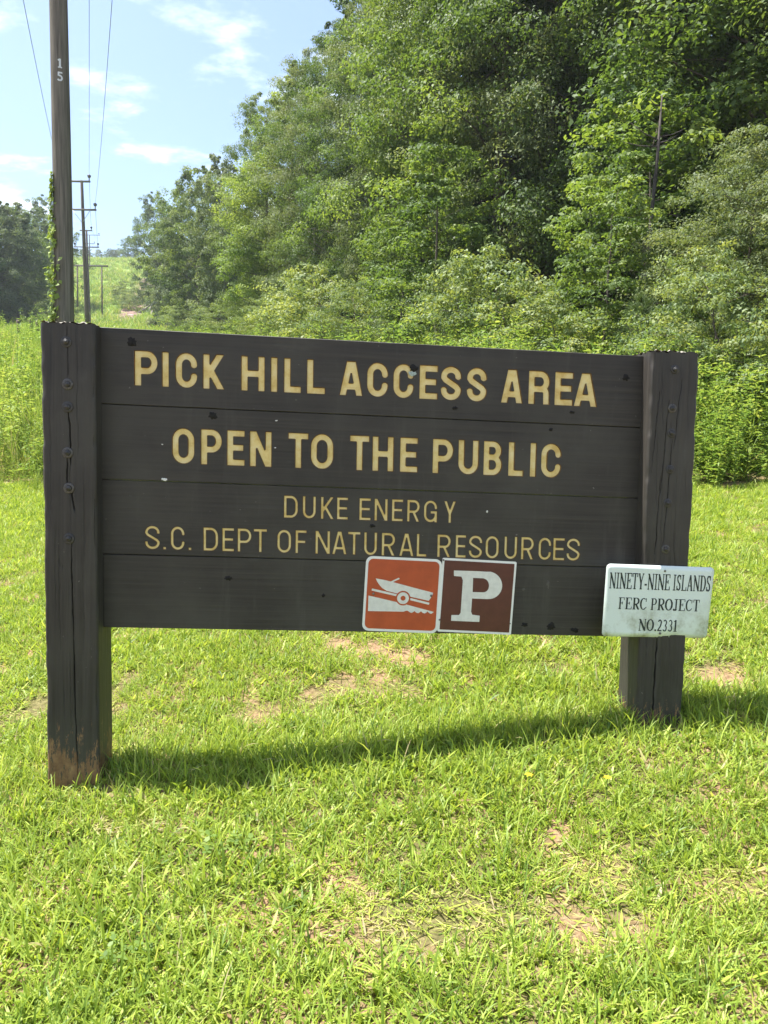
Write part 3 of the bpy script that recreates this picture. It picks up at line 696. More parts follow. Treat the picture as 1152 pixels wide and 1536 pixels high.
def serif(ch, w, h):
    T_, t_ = w * .235, w * .095
    if ch in 'IJ1': T_, t_ = h * .15 * w / (.36 * h) * .36 / .36, h * .05
    T_ = min(T_, h * .18); t_ = max(min(t_, h * .075), h * .05); sf = h * .055
    B = lambda x0, y0, x1, y1, wd: ([(x0, y0), (x1, y1)], wd, 0, False)
    V = lambda x, wd, a=0, b=1: B(x, a * h, x, b * h, wd)
    H = lambda x0, x1, y, wd: B(x0, y, x1, y, wd)
    ft = lambda x, hw, y: H(x - hw, x + hw, y, sf)
    lo, hi = sf / 2, h - sf / 2
    if ch == '-': return [H(w * .1, w * .9, h * .30, h * .1)]
    if ch == '.': return [([(w / 2 - .07 * h, h * .075), (w / 2 + .07 * h, h * .075)], h * .15, 0, False)]
    if ch in 'I1':
        o = [V(w / 2, w * .36), ft(w / 2, w * .44, lo)]
        return o + ([ft(w / 2, w * .44, hi)] if ch == 'I' else [B(w * .12, h * .84, w * .5, h * .98, h * .06)])
    if ch == 'N': return [V(w * .16, t_), V(w * .86, t_), B(w * .12, h, w * .86, 0, T_ * 1.05), ft(w * .16, w * .15, lo), ft(w * .86, w * .13, hi), ft(w * .10, w * .1, hi)]
    if ch in 'ELF':
        o = [V(w * .26, T_), ft(w * .24, w * .22, lo), ft(w * .24, w * .22, hi)]
        if ch in 'EL': o += [H(w * .2, w * .94, lo, sf), B(w * .93, 0, w * .96, h * .24, t_)]
        if ch in 'EF': o += [H(w * .2, w * .92, hi, sf), B(w * .91, h, w * .92, h * .77, t_), H(w * .2, w * .62, h * .52, sf), V(w * .64, t_, .40, .64)]
        return o
    if ch == 'T': return [V(w / 2, T_), ft(w / 2, w * .24, lo), H(w * .04, w * .96, hi, sf), V(w * .06, t_, .76, 1), V(w * .94, t_, .76, 1)]
    if ch == 'Y': return [V(w * .52, T_, 0, .46), B(w * .50, h * .40, w * .16, h, T_), B(w * .54, h * .42, w * .84, h, t_), ft(w * .52, w * .2, lo), ft(w * .17, w * .17, hi), ft(w * .84, w * .14, hi)]
    if ch == 'A': return [B(w * .52, h, w * .82, 0, T_), B(w * .50, h, w * .15, 0, t_), H(w * .26, w * .68, h * .32, sf), ft(w * .15, w * .13, lo), ft(w * .82, w * .17, lo)]
    bowl = lambda cx_, cy_, rx, ry, a0, a1: [(arc(cx_, cy_, rx, ry, a, a + d + 1, 3), t_ + (T_ - t_) * abs(math.cos(rad(a + d / 2))) ** 1.3, 0, False) for d in [(a1 - a0) / 12] for a in [a0 + d * k for k in range(12)]]
    if ch == 'O': return bowl(w / 2, h / 2, w * .40, h * .47, 0, 360)
    if ch == 'C': return bowl(w / 2, h / 2, w * .40, h * .47, 55, 305) + [V(w * .86, t_, .68, .98), B(w * .74, h * .10, w * .92, h * .24, t_)]
    if ch == 'D': return [V(w * .24, T_), ft(w * .2, w * .2, lo), ft(w * .2, w * .2, hi), H(w * .2, w * .5, lo, sf), H(w * .2, w * .5, hi, sf)] + bowl(w * .46, h / 2, w * .42, h * .475, -90, 90)
    if ch in 'PR':
        o = [V(w * .26, T_), ft(w * .24, w * .22, lo), H(w * .06, w * .55, hi, sf), H(w * .26, w * .55, h * .47, sf)] + bowl(w * .54, h * .725, w * .32, h * .255, -90, 90)
        return o + ([B(w * .48, h * .48, w * .88, 0, T_), H(w * .78, w, lo, sf)] if ch == 'R' else [])
    if ch == 'J': return [V(w * .60, w * .28, .18, 1), ft(w * .60, w * .38, hi)] + [(arc(w * .36, h * .17, w * .27, h * .14, -10, -170, 8), T_ * .9, 0, False)]
    if ch == 'S': return [(arc(w / 2, h * .74, w * .32, h * .22, 30, 180, 8), t_ * 1.6, 0, False), ([(w * .2, h * .72), (w * .34, h * .56), (w * .66, h * .44), (w * .8, h * .26)], T_ * 1.15, 0, False), (arc(w / 2, h * .26, w * .32, h * .22, 0, -150, 8), t_ * 1.6, 0, False), V(w * .84, t_, .70, .98), V(w * .14, t_, .02, .3)]
    if ch == '2': return [(arc(w / 2, h * .72, w * .30, h * .24, 160, 0, 8), t_ * 2, 0, False), ([(w * .78, h * .72), (w * .66, h * .45), (w * .14, h * .06)], T_, 0, False), H(w * .1, w * .92, h * .06, h * .1)]
    if ch == '3': return [(arc(w * .45, h * .74, w * .28, h * .22, 150, -80, 9), T_ * .85, 0, False), (arc(w * .43, h * .27, w * .33, h * .24, 80, -150, 9), T_ * .95, 0, False)]
    raise ValueError(ch)
def text_line(txt, x0, x1, z0, z1, nm):
    h = z1 - z0; tot = sum(SW[c] for c in txt) + .05 * len(txt); u = (x1 - x0) / tot; x = x0; loops = []
    for c in txt:
        w = SW[c] * u
        if c != ' ':
            for lp in contour(serif(c, w, h), w, h, .0007, 0): loops.append(lp + np.array([x, z0]))
        x += (SW[c] + .05) * u
    sheet('lettering', loops, -.0008, M['ink'], r3, 0, lambda x, z: bend(x, z))
def nz_(x, y): return ((x - 120) / 865 - .5) * WN, (.5 - (y - 80) / 585) * HN
for txt, xa, xb, ya, yb in (('NINETY-NINE ISLANDS', 152, 968, 148, 277), ('FERC PROJECT', 236, 890, 346, 441), ('NO.2331', 410, 724, 516, 612)):
    (a, t), (b, q) = nz_(xa, ya), nz_(xb, yb); text_line(txt, a, b, q, t, txt)
for p in ((587, 122), (585, 630)): screw(r3, *nz_(*p), -.0005, .005)

# ------------------------------------------------------------------ instanced ground cover
def scatter(name, pts, rot, scl, idx, protos, label, cat='grass'):
    """one object of uncountable blades: clumps set on given points"""
    c = bpy.data.collections.new(name + '_clumps')
    for k, me in enumerate(protos): c.objects.link(bpy.data.objects.new('%s_clump_%02d' % (name, k), me))
    me = bpy.data.meshes.new(name); me.vertices.add(len(pts)); me.vertices.foreach_set('co', np.asarray(pts, np.float32).ravel())
    a = me.attributes.new('rot', 'FLOAT_VECTOR', 'POINT'); a.data.foreach_set('vector', np.asarray(rot, np.float32).ravel())
    a = me.attributes.new('scl', 'FLOAT', 'POINT'); a.data.foreach_set('value', np.asarray(scl, np.float32))
    a = me.attributes.new('idx', 'INT', 'POINT'); a.data.foreach_set('value', np.asarray(idx, np.int32))
    o = link(name, me); tag(o, label, cat, kind='stuff')
    g = bpy.data.node_groups.new(name, 'GeometryNodeTree')
    g.interface.new_socket('Geometry', in_out='INPUT', socket_type='NodeSocketGeometry'); g.interface.new_socket('Geometry', in_out='OUTPUT', socket_type='NodeSocketGeometry')
    gi, go = g.nodes.new('NodeGroupInput'), g.nodes.new('NodeGroupOutput'); L = g.links
    ci = g.nodes.new('GeometryNodeCollectionInfo'); ci.inputs[0].default_value = c; ci.inputs[1].default_value = True; ci.inputs[2].default_value = True
    ip = g.nodes.new('GeometryNodeInstanceOnPoints'); ip.inputs['Pick Instance'].default_value = True
    def at(nm, ty): n = g.nodes.new('GeometryNodeInputNamedAttribute'); n.data_type = ty; n.inputs[0].default_value = nm; return n.outputs[0]
    L.new(gi.outputs[0], ip.inputs['Points']); L.new(ci.outputs[0], ip.inputs['Instance'])
    L.new(at('idx', 'INT'), ip.inputs['Instance Index']); L.new(at('scl', 'FLOAT'), ip.inputs['Scale'])
    e2r = g.nodes.new('FunctionNodeEulerToRotation'); L.new(at('rot', 'FLOAT_VECTOR'), e2r.inputs[0]); L.new(e2r.outputs[0], ip.inputs['Rotation'])
    L.new(ip.outputs[0], go.inputs[0])
    md = o.modifiers.new('clumps', 'NODES'); md.node_group = g
    return o
def blades(n, spread, lmin, lmax, wid, lean, seed, curl=.6, segs=4, straw=.04, base_r=0.0):
    R = np.random.default_rng(seed)
    r = spread * np.sqrt(R.random(n)); th = R.random(n) * 2 * math.pi; bx_, by_ = r * np.cos(th), r * np.sin(th)
    az = R.random(n) * 2 * math.pi; L = lmin + (lmax - lmin) * R.random(n) ** 1.3; ln = np.abs(R.normal(lean, .28, n)); cu = curl * (.4 + R.random(n)) ; W = wid * (.7 + .6 * R.random(n))
    s = np.linspace(0, 1, segs + 1); V = []; ds = L[:, None] / segs
    ang = np.clip(ln[:, None] + cu[:, None] * s[None] ** 1.2 * 1.3, 0, 2.3)
    rr = np.concatenate([np.zeros((n, 1)), np.cumsum(np.sin(ang[:, :-1]) * ds, 1)], 1); zz = np.concatenate([np.zeros((n, 1)), np.cumsum(np.cos(ang[:, :-1]) * ds, 1)], 1)
    zz = np.maximum(zz, .004) - .006
    px_ = bx_[:, None] + rr * np.cos(az)[:, None]; py_ = by_[:, None] + rr * np.sin(az)[:, None]
    wv = W[:, None] * np.array([.75, 1, .95, .7, .08] if segs == 4 else np.r_[.7, np.linspace(1, .1, segs)])[None] / 2
    tw = az + math.pi / 2 + R.normal(0, .5, n); ox, oy = np.cos(tw)[:, None] * wv, np.sin(tw)[:, None] * wv
    A = np.stack([px_ - ox, py_ - oy, zz], -1); B = np.stack([px_ + ox, py_ + oy, zz + wv * R.normal(0, .5, n)[:, None]], -1)
    V = np.stack([A, B], 2).reshape(-1, 3); m = 2 * (segs + 1)
    k = np.arange(n)[:, None] * m + 2 * np.arange(segs)[None]; k = k.ravel()
    F = np.stack([k, k + 1, k + 3, k + 2], 1)
    rn = np.clip(R.normal(.45, .2, n), 0, .86); rn = np.where(R.random(n) < straw, .97, rn)
    return V, F, np.repeat(rn, segs)
def blade_mesh(name, mat, **kw):
    V, F, rn = blades(**kw); return mesh_np(name, V, F, mat, {'rnd': ('FACE', rn)}, smooth=True)
bare = [(700, 1340, .16), (640, 1388, .15), (760, 1372, .14), (850, 1385, .15), (560, 1385, .13), (570, 1045, .30), (480, 1050, .25), (390, 1068, .20), (520, 1030, .22), (180, 1040, .22), (170, 1065, .2), (240, 1225, .10), (175, 1240, .10), (190, 1135, .09), (100, 1190, .05), (850, 1290, .10), (930, 1310, .12), (840, 1000, .2), (1080, 1010, .3), (60, 1060, .25), (960, 1390, .1), (30, 870, .3), (330, 1380, .06), (545, 1340, .06), (1120, 1330, .09)]
bare = [(*ground_hit(a, b), r * (.82 if b > 1270 else .55)) for a, b, r in bare]
def edge_y(x): return 7.35 - .21 * x + .35 * (fbm(x * 1.3, x * 0 + 4, 3) - .44) * 2
def bare_mask(x, y):
    m = np.zeros(len(x))
    for bx_, by_, r in bare: m = np.maximum(m, np.clip(1.35 - np.hypot(x - bx_, (y - by_) * .8) / (r * .85), 0, 1))
    n = fbm(x * 3.1 + 3, y * 3.1, 4)
    return np.clip(m * 1.5 * (n * 2.2 - .35), 0, 1)
N = 118000
px_ = rng.uniform(-7.5, 6.5, N); py_ = rng.uniform(1.0, 9.2, N)
vis = (np.abs(px_) < py_ * .56 + 1.0) & (py_ < edge_y(px_) + .3)
px_, py_ = px_[vis], py_[vis]
bm = bare_mask(px_, py_); den = .30 + .95 * fbm(px_ * 1.7, py_ * 1.7, 4)
keep = rng.random(len(px_)) < np.clip(den, 0, 1) * (1 - .86 * bm)
px_, py_, bm = px_[keep], py_[keep], bm[keep]
hgt = (.75 + .75 * fbm(px_ * .9 + 9, py_ * .9, 3)) * (1 - .35 * bm)
protos = [blade_mesh('lawn_clump', M['lawn'], n=34, spread=.058, lmin=.02, lmax=.072, wid=.0037, lean=.72, seed=50 + k, curl=.5) for k in range(5)]
protos += [blade_mesh('lawn_clump_broad', M['lawn'], n=18, spread=.05, lmin=.02, lmax=.062, wid=.0066, lean=.9, seed=70 + k, curl=.4) for k in range(2)]
protos += [blade_mesh('lawn_clump_long', M['lawn'], n=12, spread=.04, lmin=.05, lmax=.13, wid=.0046, lean=.5, seed=76, curl=.7)]
protos += [blade_mesh('lawn_clump_dry', M['lawn'], n=18, spread=.06, lmin=.03, lmax=.08, wid=.0034, lean=1.15, seed=80, curl=.3, straw=.4)]
def clover(seed, n=16):
    """low broadleaf weed: three rounded leaflets on each stalk"""
    R = np.random.default_rng(seed); V = []; F = []; rn = []
    for q in range(n):
        x, y = R.normal(0, .035, 2); h = R.uniform(.012, .04); a0 = R.random() * 6.28; c = R.uniform(.1, .5)
        for k in range(3):
            a = a0 + k * 2.094; r = R.uniform(.007, .0115); b = len(V); up = R.normal(.15, .2)
            d = np.array([math.cos(a), math.sin(a), up]); e = np.array([-math.sin(a), math.cos(a), 0]); o = np.array([x, y, h])
            V += [o, o + d * r * .7 + e * r * .62, o + d * r * 1.45 + e * r * .35, o + d * r * 1.45 - e * r * .35, o + d * r * .7 - e * r * .62]
            F.append((b, b + 1, b + 2, b + 3, b + 4)); rn.append(np.clip(c + R.normal(0, .06), 0, 1))
    return mesh_np('clover_clump', np.array(V), np.array(F), M['weed'], {'rnd': ('FACE', rn)})
protos += [clover(500 + k) for k in range(2)]
n = len(px_); idx = rng.integers(0, 8, n); dry = rng.random(n) < .04 + .35 * bm; idx[dry] = 8; lg = (idx == 7) & (rng.random(n) < .6); idx[lg] = 0
cl = (fbm(px_ * 1.1 + 40, py_ * 1.1, 3) > .45) & (rng.random(n) < .001) & ~dry; idx[cl] = rng.integers(9, 11, int(cl.sum()))
slope = np.arctan2(ground(px_, py_ + .1) - ground(px_, py_ - .1), .2)
scatter('lawn_grass', np.stack([px_, py_, ground(px_, py_)], 1), np.stack([slope, np.zeros(n), rng.uniform(0, 6.28, n)], 1), np.clip(hgt * rng.uniform(.75, 1.3, n), .4, 1.7), idx, protos, 'short sunlit lawn grass with bare patches around the sign')
# dead stems and straw lying on the bare soil
bp = np.array([b[:2] for b in bare]); br_ = np.array([b[2] for b in bare]); N = 420; q = rng.integers(0, len(bare), N)
lx_ = bp[q, 0] + rng.normal(0, .75, N) * br_[q]; ly_ = bp[q, 1] + rng.normal(0, .75, N) * br_[q]
protos = [blade_mesh('straw_clump', M['lawn'], n=16, spread=.06, lmin=.02, lmax=.075, wid=.0034, lean=1.5, seed=400 + k, curl=.1, straw=.75) for k in range(4)]
scatter('straw_litter', np.stack([lx_, ly_, ground(lx_, ly_) + .003], 1), np.stack([np.zeros(N), np.zeros(N), rng.uniform(0, 6.28, N)], 1), rng.uniform(.6, 1.2, N), rng.integers(0, 4, N), protos, 'dry straw and dead stems on the bare soil patches', 'straw')
# longer uncut grass under the sign
N = 520; a = rng.uniform(-1.55, 1.9, N); d = rng.normal(.0, .085, N) - .02
w = np.array([tuple(S_M @ Vector((q + S_SHEAR * -1, e, -1))) for q, e in zip(a, d)])
inpost = ((np.abs(a + 1.15) < .11) | (np.abs(a - 1.16) < .11)) & (np.abs(d) < .11)
w = w[~inpost]; n = len(w)
protos = [blade_mesh('long_clump', M['lawn'], n=15, spread=.05, lmin=.07, lmax=.21, wid=.0056, lean=.32, seed=90 + k, curl=.6, straw=.05) for k in range(5)]
scatter('uncut_grass', np.stack([w[:, 0], w[:, 1], ground(w[:, 0], w[:, 1])], 1), np.stack([np.zeros(n), np.zeros(n), rng.uniform(0, 6.28, n)], 1), rng.uniform(.35, .8, n), rng.integers(0, 5, n), protos, 'longer uncut grass blades in the shade below the sign')
# tall meadow behind the lawn
protos = [blade_mesh('meadow_clump', M['meadow'], n=60, spread=.16, lmin=.25, lmax=.95, wid=.009, lean=.14, seed=120 + k, curl=.55, straw=(.05, .08, .3, .06, .16)[k]) for k in range(5)]
def stalks(seed, n=7):
    """upright meadow weeds with narrow leaves up the stem"""
    R = np.random.default_rng(seed); Vs, Fs, rn = [], [], []; c = 0
    for q in range(n):
        x, y = R.normal(0, .14, 2); H_ = R.uniform(.6, 1.25); lx, ly = R.normal(0, .12, 2)
        nl = int(H_ * 34); t = np.sort(R.uniform(.12, 1, nl)); az = np.arange(nl) * 2.4 + R.random() * 6
        P = np.stack([x + lx * t ** 2, y + ly * t ** 2, H_ * t], 1); L = .17 * (1.15 - .75 * t) * R.uniform(.7, 1.2, nl); up = R.normal(.35, .3, nl)
        D = np.stack([np.cos(az) * np.cos(up), np.sin(az) * np.cos(up), np.sin(up)], 1); S_ = np.stack([-np.sin(az), np.cos(az), 0 * az], 1) * (L * .13)[:, None]
        tip = P + D * L[:, None]; tip[:, 2] -= L * .25; mid = P + D * (L * .5)[:, None]
        V = np.stack([P, mid - S_, tip, mid + S_], 1).reshape(-1, 3); k = np.arange(nl) * 4 + c
        Vs.append(V); Fs.append(np.stack([k, k + 1, k + 2, k + 3], 1)); rn.append(np.clip(R.normal(.5, .25, nl), 0, 1)); c += len(V)
        st = np.array([[x - .003, y, 0], [x + .003, y, 0], [x + lx + .002, y + ly, H_], [x + lx - .002, y + ly, H_], [x, y - .003, 0], [x, y + .003, 0], [x + lx, y + ly + .002, H_], [x + lx, y + ly - .002, H_]])
        Vs.append(st); Fs.append(np.array([[c, c + 1, c + 2, c + 3], [c + 4, c + 5, c + 6, c + 7]])); rn.append([.2, .2]); c += 8
    return mesh_np('weed_clump', np.vstack(Vs), np.vstack(Fs), M['weed'], {'rnd': ('FACE', np.concatenate(rn))})
protos += [stalks(200 + k) for k in range(4)]
P = []
for (lo, hi, dn, sc0) in ((6.2, 11, 22, 1.0), (11, 20, 7, 1.15), (20, 40, 3.5, 1.1), (40, 90, 1.2, 1.1)):
    ar = .5 * (hi - lo) * ((lo + hi) * 1.2 + 5); k = int(ar * dn)
    y = np.sqrt(rng.uniform(lo * lo, hi * hi, k)); x = rng.uniform(-.62, .62, k) * y + rng.normal(0, 1.0, k)
    z = ground(x, y); ok = y > edge_y(x) - .05
    P.append(np.stack([x, y, z, sc0 * rng.uniform(.6, 1.15, k), np.where(ok, 1, 0)], 1))
P = np.vstack(P); P = P[P[:, 4] > 0]
rise = np.clip((P[:, 1] - edge_y(P[:, 0])) / .8, .35, 1); P[:, 3] *= rise * (.55 + 1.0 * fbm(P[:, 0] * .8 + 60, P[:, 1] * .8, 3))
n = len(P); right = P[:, 0] > P[:, 1] * .12 - .3
idx = np.where(rng.random(n) < np.where(right, .72, .16), rng.integers(5, 9, n), rng.integers(0, 5, n))
scatter('meadow', P[:, :3], np.stack([rng.normal(0, .06, n), rng.normal(0, .06, n), rng.uniform(0, 6.28, n)], 1), P[:, 3], idx, protos, 'tall sunny meadow grass and weeds behind the lawn', 'meadow')
# rough cover on the far slope
k = 5200; y = rng.uniform(75, 290, k); x = -y * .33 + rng.uniform(-.2, .16, k) * y
for (x0, y0, x1, y1, w_, _n) in STRIPS:          # no grass on the washed-out clay
    tt = np.clip(((x - x0) * (x1 - x0) + (y - y0) * (y1 - y0)) / ((x1 - x0) ** 2 + (y1 - y0) ** 2), 0, 1)
    far_ = np.hypot(x - x0 - tt * (x1 - x0), y - y0 - tt * (y1 - y0)) > w_ * rng.uniform(0, 1.25, len(x)); x, y = x[far_], y[far_]
k = len(x)
protos = [blade_mesh('slope_clump', M['meadow'], n=40, spread=.9, lmin=.5, lmax=1.6, wid=.10, lean=.3, seed=320 + q, curl=.7, straw=.05) for q in range(4)]
scatter('slope_grass', np.stack([x, y, ground(x, y)], 1), np.stack([np.zeros(k), np.zeros(k), rng.uniform(0, 6.28, k)], 1), rng.uniform(.5, 1.1, k), rng.integers(0, 4, k), protos, 'rough bright grass on the cleared slope below the power line', 'grass')

# ------------------------------------------------------------------ trees
def leaves(P, Nn, size, asp, R, fold=.25):
    """one folded rhombic leaf for each point P with facing Nn"""
    n = len(P); Nn = Nn / (np.linalg.norm(Nn, axis=1)[:, None] + 1e-9)
    d = R.normal(0, 1, (n, 3)); d -= (d * Nn).sum(1)[:, None] * Nn; d /= np.linalg.norm(d, axis=1)[:, None] + 1e-9
    d[:, 2] -= .25; s = np.cross(Nn, d); L = (size * R.uniform(.65, 1.3, n))[:, None]
    a = P - d * L * .5; b = P + d * L * .5; lift = Nn * L * fold * .5
    m0 = P - d * L * .08
    V = np.stack([a, m0 - s * L * asp * .5 + lift * .6, b - lift * .5, m0 + s * L * asp * .5 + lift * .6], 1).reshape(-1, 3)
    k = np.arange(n) * 4; return V, np.stack([k, k + 1, k + 2, k + 3], 1)
def make_tree(seed, H, R0, base, nb, per, size, asp, leafmat, flat=.42, lean=(0, 0), sq=.72, prof='round', bark='bark', trunk_r=.17):
    R = np.random.default_rng(seed); mb = MB()
    nz = 9; t = np.linspace(0, 1, nz); wob = np.cumsum(R.normal(0, .10, (nz, 2)), 0) * t[:, None]
    tp = np.stack([wob[:, 0] + lean[0] * t * H, wob[:, 1] + lean[1] * t * H, -.4 + (H * .93 + .4) * t], 1)
    mb.tube(tp, trunk_r * (1.25 - 1.17 * t), 9)
    V, N_, rn = [], [], []
    for q in range(nb):
        u = (q + R.random()) / nb; h = base + (H - base) * u ** .92
        if prof == 'round': pr = (.80 + .2 * u / .4) if u < .4 else math.sqrt(max(.03, 1 - ((u - .4) / .62) ** 2))
        elif prof == 'spire': pr = (.72 + .28 * u / .3) if u < .3 else max(.06, 1 - ((u - .3) / .71) ** 1.55)
        elif prof == 'cone': pr = max(.08, 1.02 - u) ** .8
        else: pr = math.sqrt(max(.03, 1 - (2 * u - .9) ** 2 * .8))
        az = q * 2.39996 + R.normal(0, .35); L = R0 * pr * R.uniform(.5, 1.18)
        tr = np.array([np.interp(h, tp[:, 2], tp[:, 0]), np.interp(h, tp[:, 2], tp[:, 1])])
        out = np.array([math.cos(az), math.sin(az)]); rise = L * R.uniform(.0, .35)
        c = np.array([tr[0] + out[0] * L * .68, tr[1] + out[1] * L * .68, h + rise * .5])
        mb.tube([(*tr, h - L * .15), (tr[0] + out[0] * L * .35, tr[1] + out[1] * L * .35, h + rise * .2), (*(tr + out * L * .95), h + rise * .6)], [trunk_r * .28 * (1.1 - u), trunk_r * .17 * (1.1 - u), .006], 5, cap=False)
        # each bough carries several leafy clumps, domed above and open below
        k = int(per * R.uniform(.7, 1.3) * (.45 + .55 * pr)); ntw = max(4, k // 135)
        al = R.uniform(-.35, 1.0, ntw); ac = R.normal(0, .26, ntw) * (L + .3)
        up = R.normal(0, flat * .5, ntw) - .10 * np.abs(ac) - .12 * np.clip(al, 0, 1) * L
        tc_ = c + np.stack([out[0] * al * L * .42 - out[1] * ac, out[1] * al * L * .42 + out[0] * ac, up], 1)
        rc = (.10 + .105 * min(L, 3.6)) * R.uniform(.6, 1.35, ntw); w = R.integers(0, ntw, k)
        dr = R.normal(0, 1, (k, 3)); dr /= np.linalg.norm(dr, axis=1)[:, None]; dr[:, 2] = np.where(R.random(k) < .75, np.abs(dr[:, 2]), dr[:, 2])
        p = tc_[w] + dr * rc[w][:, None] * np.array([1.25, 1.25, sq]) * R.uniform(.55, 1.12, k)[:, None]
        fac = dr * .75 + np.array([out[0] * .25, out[1] * .25, .6])[None] + R.normal(0, .42, (k, 3))
        V.append(p); N_.append(fac); br = R.normal(0, .15); cb = R.normal(0, .12, ntw)
        rn.append(np.clip(.46 + br + cb[w] + R.normal(0, .15, k), 0, 1))
    P = np.vstack(V); VV, F = leaves(P, np.vstack(N_), size, asp, R)
    crown = mesh_np('crown', VV, F, M[leafmat], {'rnd': ('FACE', np.concatenate(rn))})
    return mb.mesh('trunk', M[bark], True), crown, H
print('trees')
TV = {
 'oak':    make_tree(1, 15, 3.9, .9, 82, 1450, .092, .58, 'leafA', flat=.45, sq=.8),
 'maple':  make_tree(2, 15, 3.5, .8, 80, 1450, .098, .66, 'leafB', flat=.45, sq=.75, prof='spire'),
 'wlo':    make_tree(3, 15, 3.8, 1.0, 84, 1500, .092, .40, 'leafC', flat=.45, sq=.8),
 'tall':   make_tree(4, 16, 3.1, 1.2, 84, 1350, .094, .58, 'leafB', flat=.42, sq=.75, prof='spire'),
 'farA':   make_tree(5, 15, 4.3, .7, 95, 640, .16, .66, 'leafA', flat=.9, sq=1.15),
 'farB':   make_tree(6, 15, 3.9, .6, 95, 640, .16, .66, 'leafC', flat=.9, sq=1.15),
 'sapling':make_tree(7, 5.5, 1.5, .35, 44, 300, .088, .62, 'leafB', flat=.22, sq=.5, trunk_r=.045),
 'shrubA': make_tree(8, 2.6, 1.35, .12, 40, 280, .072, .58, 'leafS', flat=.3, trunk_r=.035),
 'shrubB': make_tree(9, 3.2, 1.9, .15, 50, 340, .066, .5, 'leafS', flat=.35, prof='egg', trunk_r=.04),
 'bush':   make_tree(10, 6.0, 2.5, .2, 80, 640, .072, .42, 'leafC', flat=.4, prof='egg', trunk_r=.07),
}
def plant(kind, x, y, H, label, cat='tree', group=None, name='broadleaf_tree', rz=None, wide=1.0, dz=0.0):
    tm, cm, h0 = TV[kind]; s = H / h0
    o = empty(name, (x, y, G(x, y) + dz), random.uniform(0, 6.28) if rz is None else rz); o.scale = (s * wide, s * wide, s)
    tag(o, label, cat, group)
    a = link('trunk', tm, o); b = link('crown', cm, o)
    return o
WOODG = 'trees of the wood on the right'
front = [
 ('oak', 1290, 15.5, 16, 'shaded tall tree at the right edge of the picture behind the big bush', 1.0),
 ('maple', 1135, 17.0, 17, 'tall tree with bright layered boughs in the top right corner', 1.1),
 ('wlo', 1000, 20.0, 18, 'dark tall tree straight behind the bare dead trunk', .95),
 ('oak', 905, 20.5, 18, 'shadowy tall tree just left of the dead trunk', .85),
 ('wlo', 815, 22.0, 19, 'dark tree filling the shaded hollow in the middle of the wood', .8),
 ('tall', 742, 22.5, 19, 'tall slender tree with light foliage left of the dark hollow', .95),
 ('oak', 690, 26.0, 19, 'dark green tall tree between two lighter slender ones right of centre', .7),
 ('maple', 640, 27.5, 17.5, 'tall bright tree whose top leaves the picture right of the sky gap', .8),
 ('wlo', 590, 31.0, 15.6, 'grey-green tree below the small sky gap at the top', .75),
 ('tall', 548, 33.0, 15.9, 'tree whose narrow top touches the upper picture edge beside the cloud', .9),
 ('oak', 508, 36.0, 14.6, 'dark tree one step lower left of the narrow-topped one', .75),
 ('wlo', 470, 40.0, 15.0, 'grey-green tree stepping down to the left below the cloud', .8),
 ('maple', 428, 44.0, 16.0, 'yellow-green tree with a steep left flank against the open sky', 1.05),
 ('oak', 398, 47.0, 14.9, 'dark narrow tree on the left shoulder of the steep yellow-green one', .75),
 ('farB', 345, 60.0, 13.6, 'rounded tree at the foot of the steep yellow-green one', .9),
 ('farA', 298, 74.0, 15.0, 'rounded greyish tree in the middle of the far wood edge', 1.0),
 ('farB', 264, 92.0, 15.6, 'pale tree near the clay bank on the far slope', .9),
 ('farA', 234, 140.0, 20, 'dark tree with an overhanging left edge at the end of the wood', .8),
]
for kind, px, d, H, lab, wd in front:
    x, y, z = spot(px, d); plant(kind, x, y, H, lab, group=WOODG, wide=wd)
back = [(1250, 21), (1090, 23), (930, 25), (800, 27), (700, 31), (625, 39), (545, 44), (460, 52), (400, 62), (350, 76), (300, 92), (292, 112), (1180, 29), (1010, 32), (860, 35), (740, 40), (640, 48), (560, 56), (480, 68), (420, 84), (262, 150)]
kinds = ['oak', 'wlo', 'maple', 'tall']
for k, (px, d) in enumerate(back):
    x, y, z = spot(px + random.uniform(-12, 12), d)
    H = 15.5 if px > 630 else (13.2 if px > 500 else 11.5)
    plant(kinds[k % 4] if d < 45 else ('farA', 'farB')[k % 2], x, y, H + random.uniform(-.6, .8), 'dense tree in the depth of the wood behind the front trees', group='trees in the depth of the wood', wide=1.1)
left = [(-60, 84, 15), (-10, 88, 15.5), (28, 92, 15), (-35, 100, 16), (55, 112, 16.5), (15, 108, 17), (74, 140, 19), (-90, 95, 16)]
for k, (px, d, H) in enumerate(left):
    x, y, z = spot(px, d)
    plant(('farA', 'farB')[k % 2], x, y, H, ['tree at the left picture edge across the clearing', 'broad tree of the far left grove in front', 'tree of the left grove with pale top leaves', 'tree behind the left grove, rising at the picture edge', 'tree of the left grove sloping down to the pole', 'tree in the middle of the left grove, behind', 'bluish far tree peeping out just left of the near pole', 'outermost tree of the left grove'][k], group='trees of the grove on the left')
for k, px in enumerate((96, 112, 131, 150, 166, 182, 197, 172)):
    d = 288 + 9 * (k % 3); x, y, z = spot(px, d)
    plant(('farA', 'farB')[k % 2], x, y, 5.0 + 1.5 * (k % 3) + (5 if px > 190 else 0), 'small hazy tree on the crest at the end of the cleared strip', group='small trees on the crest', wide=1.3)
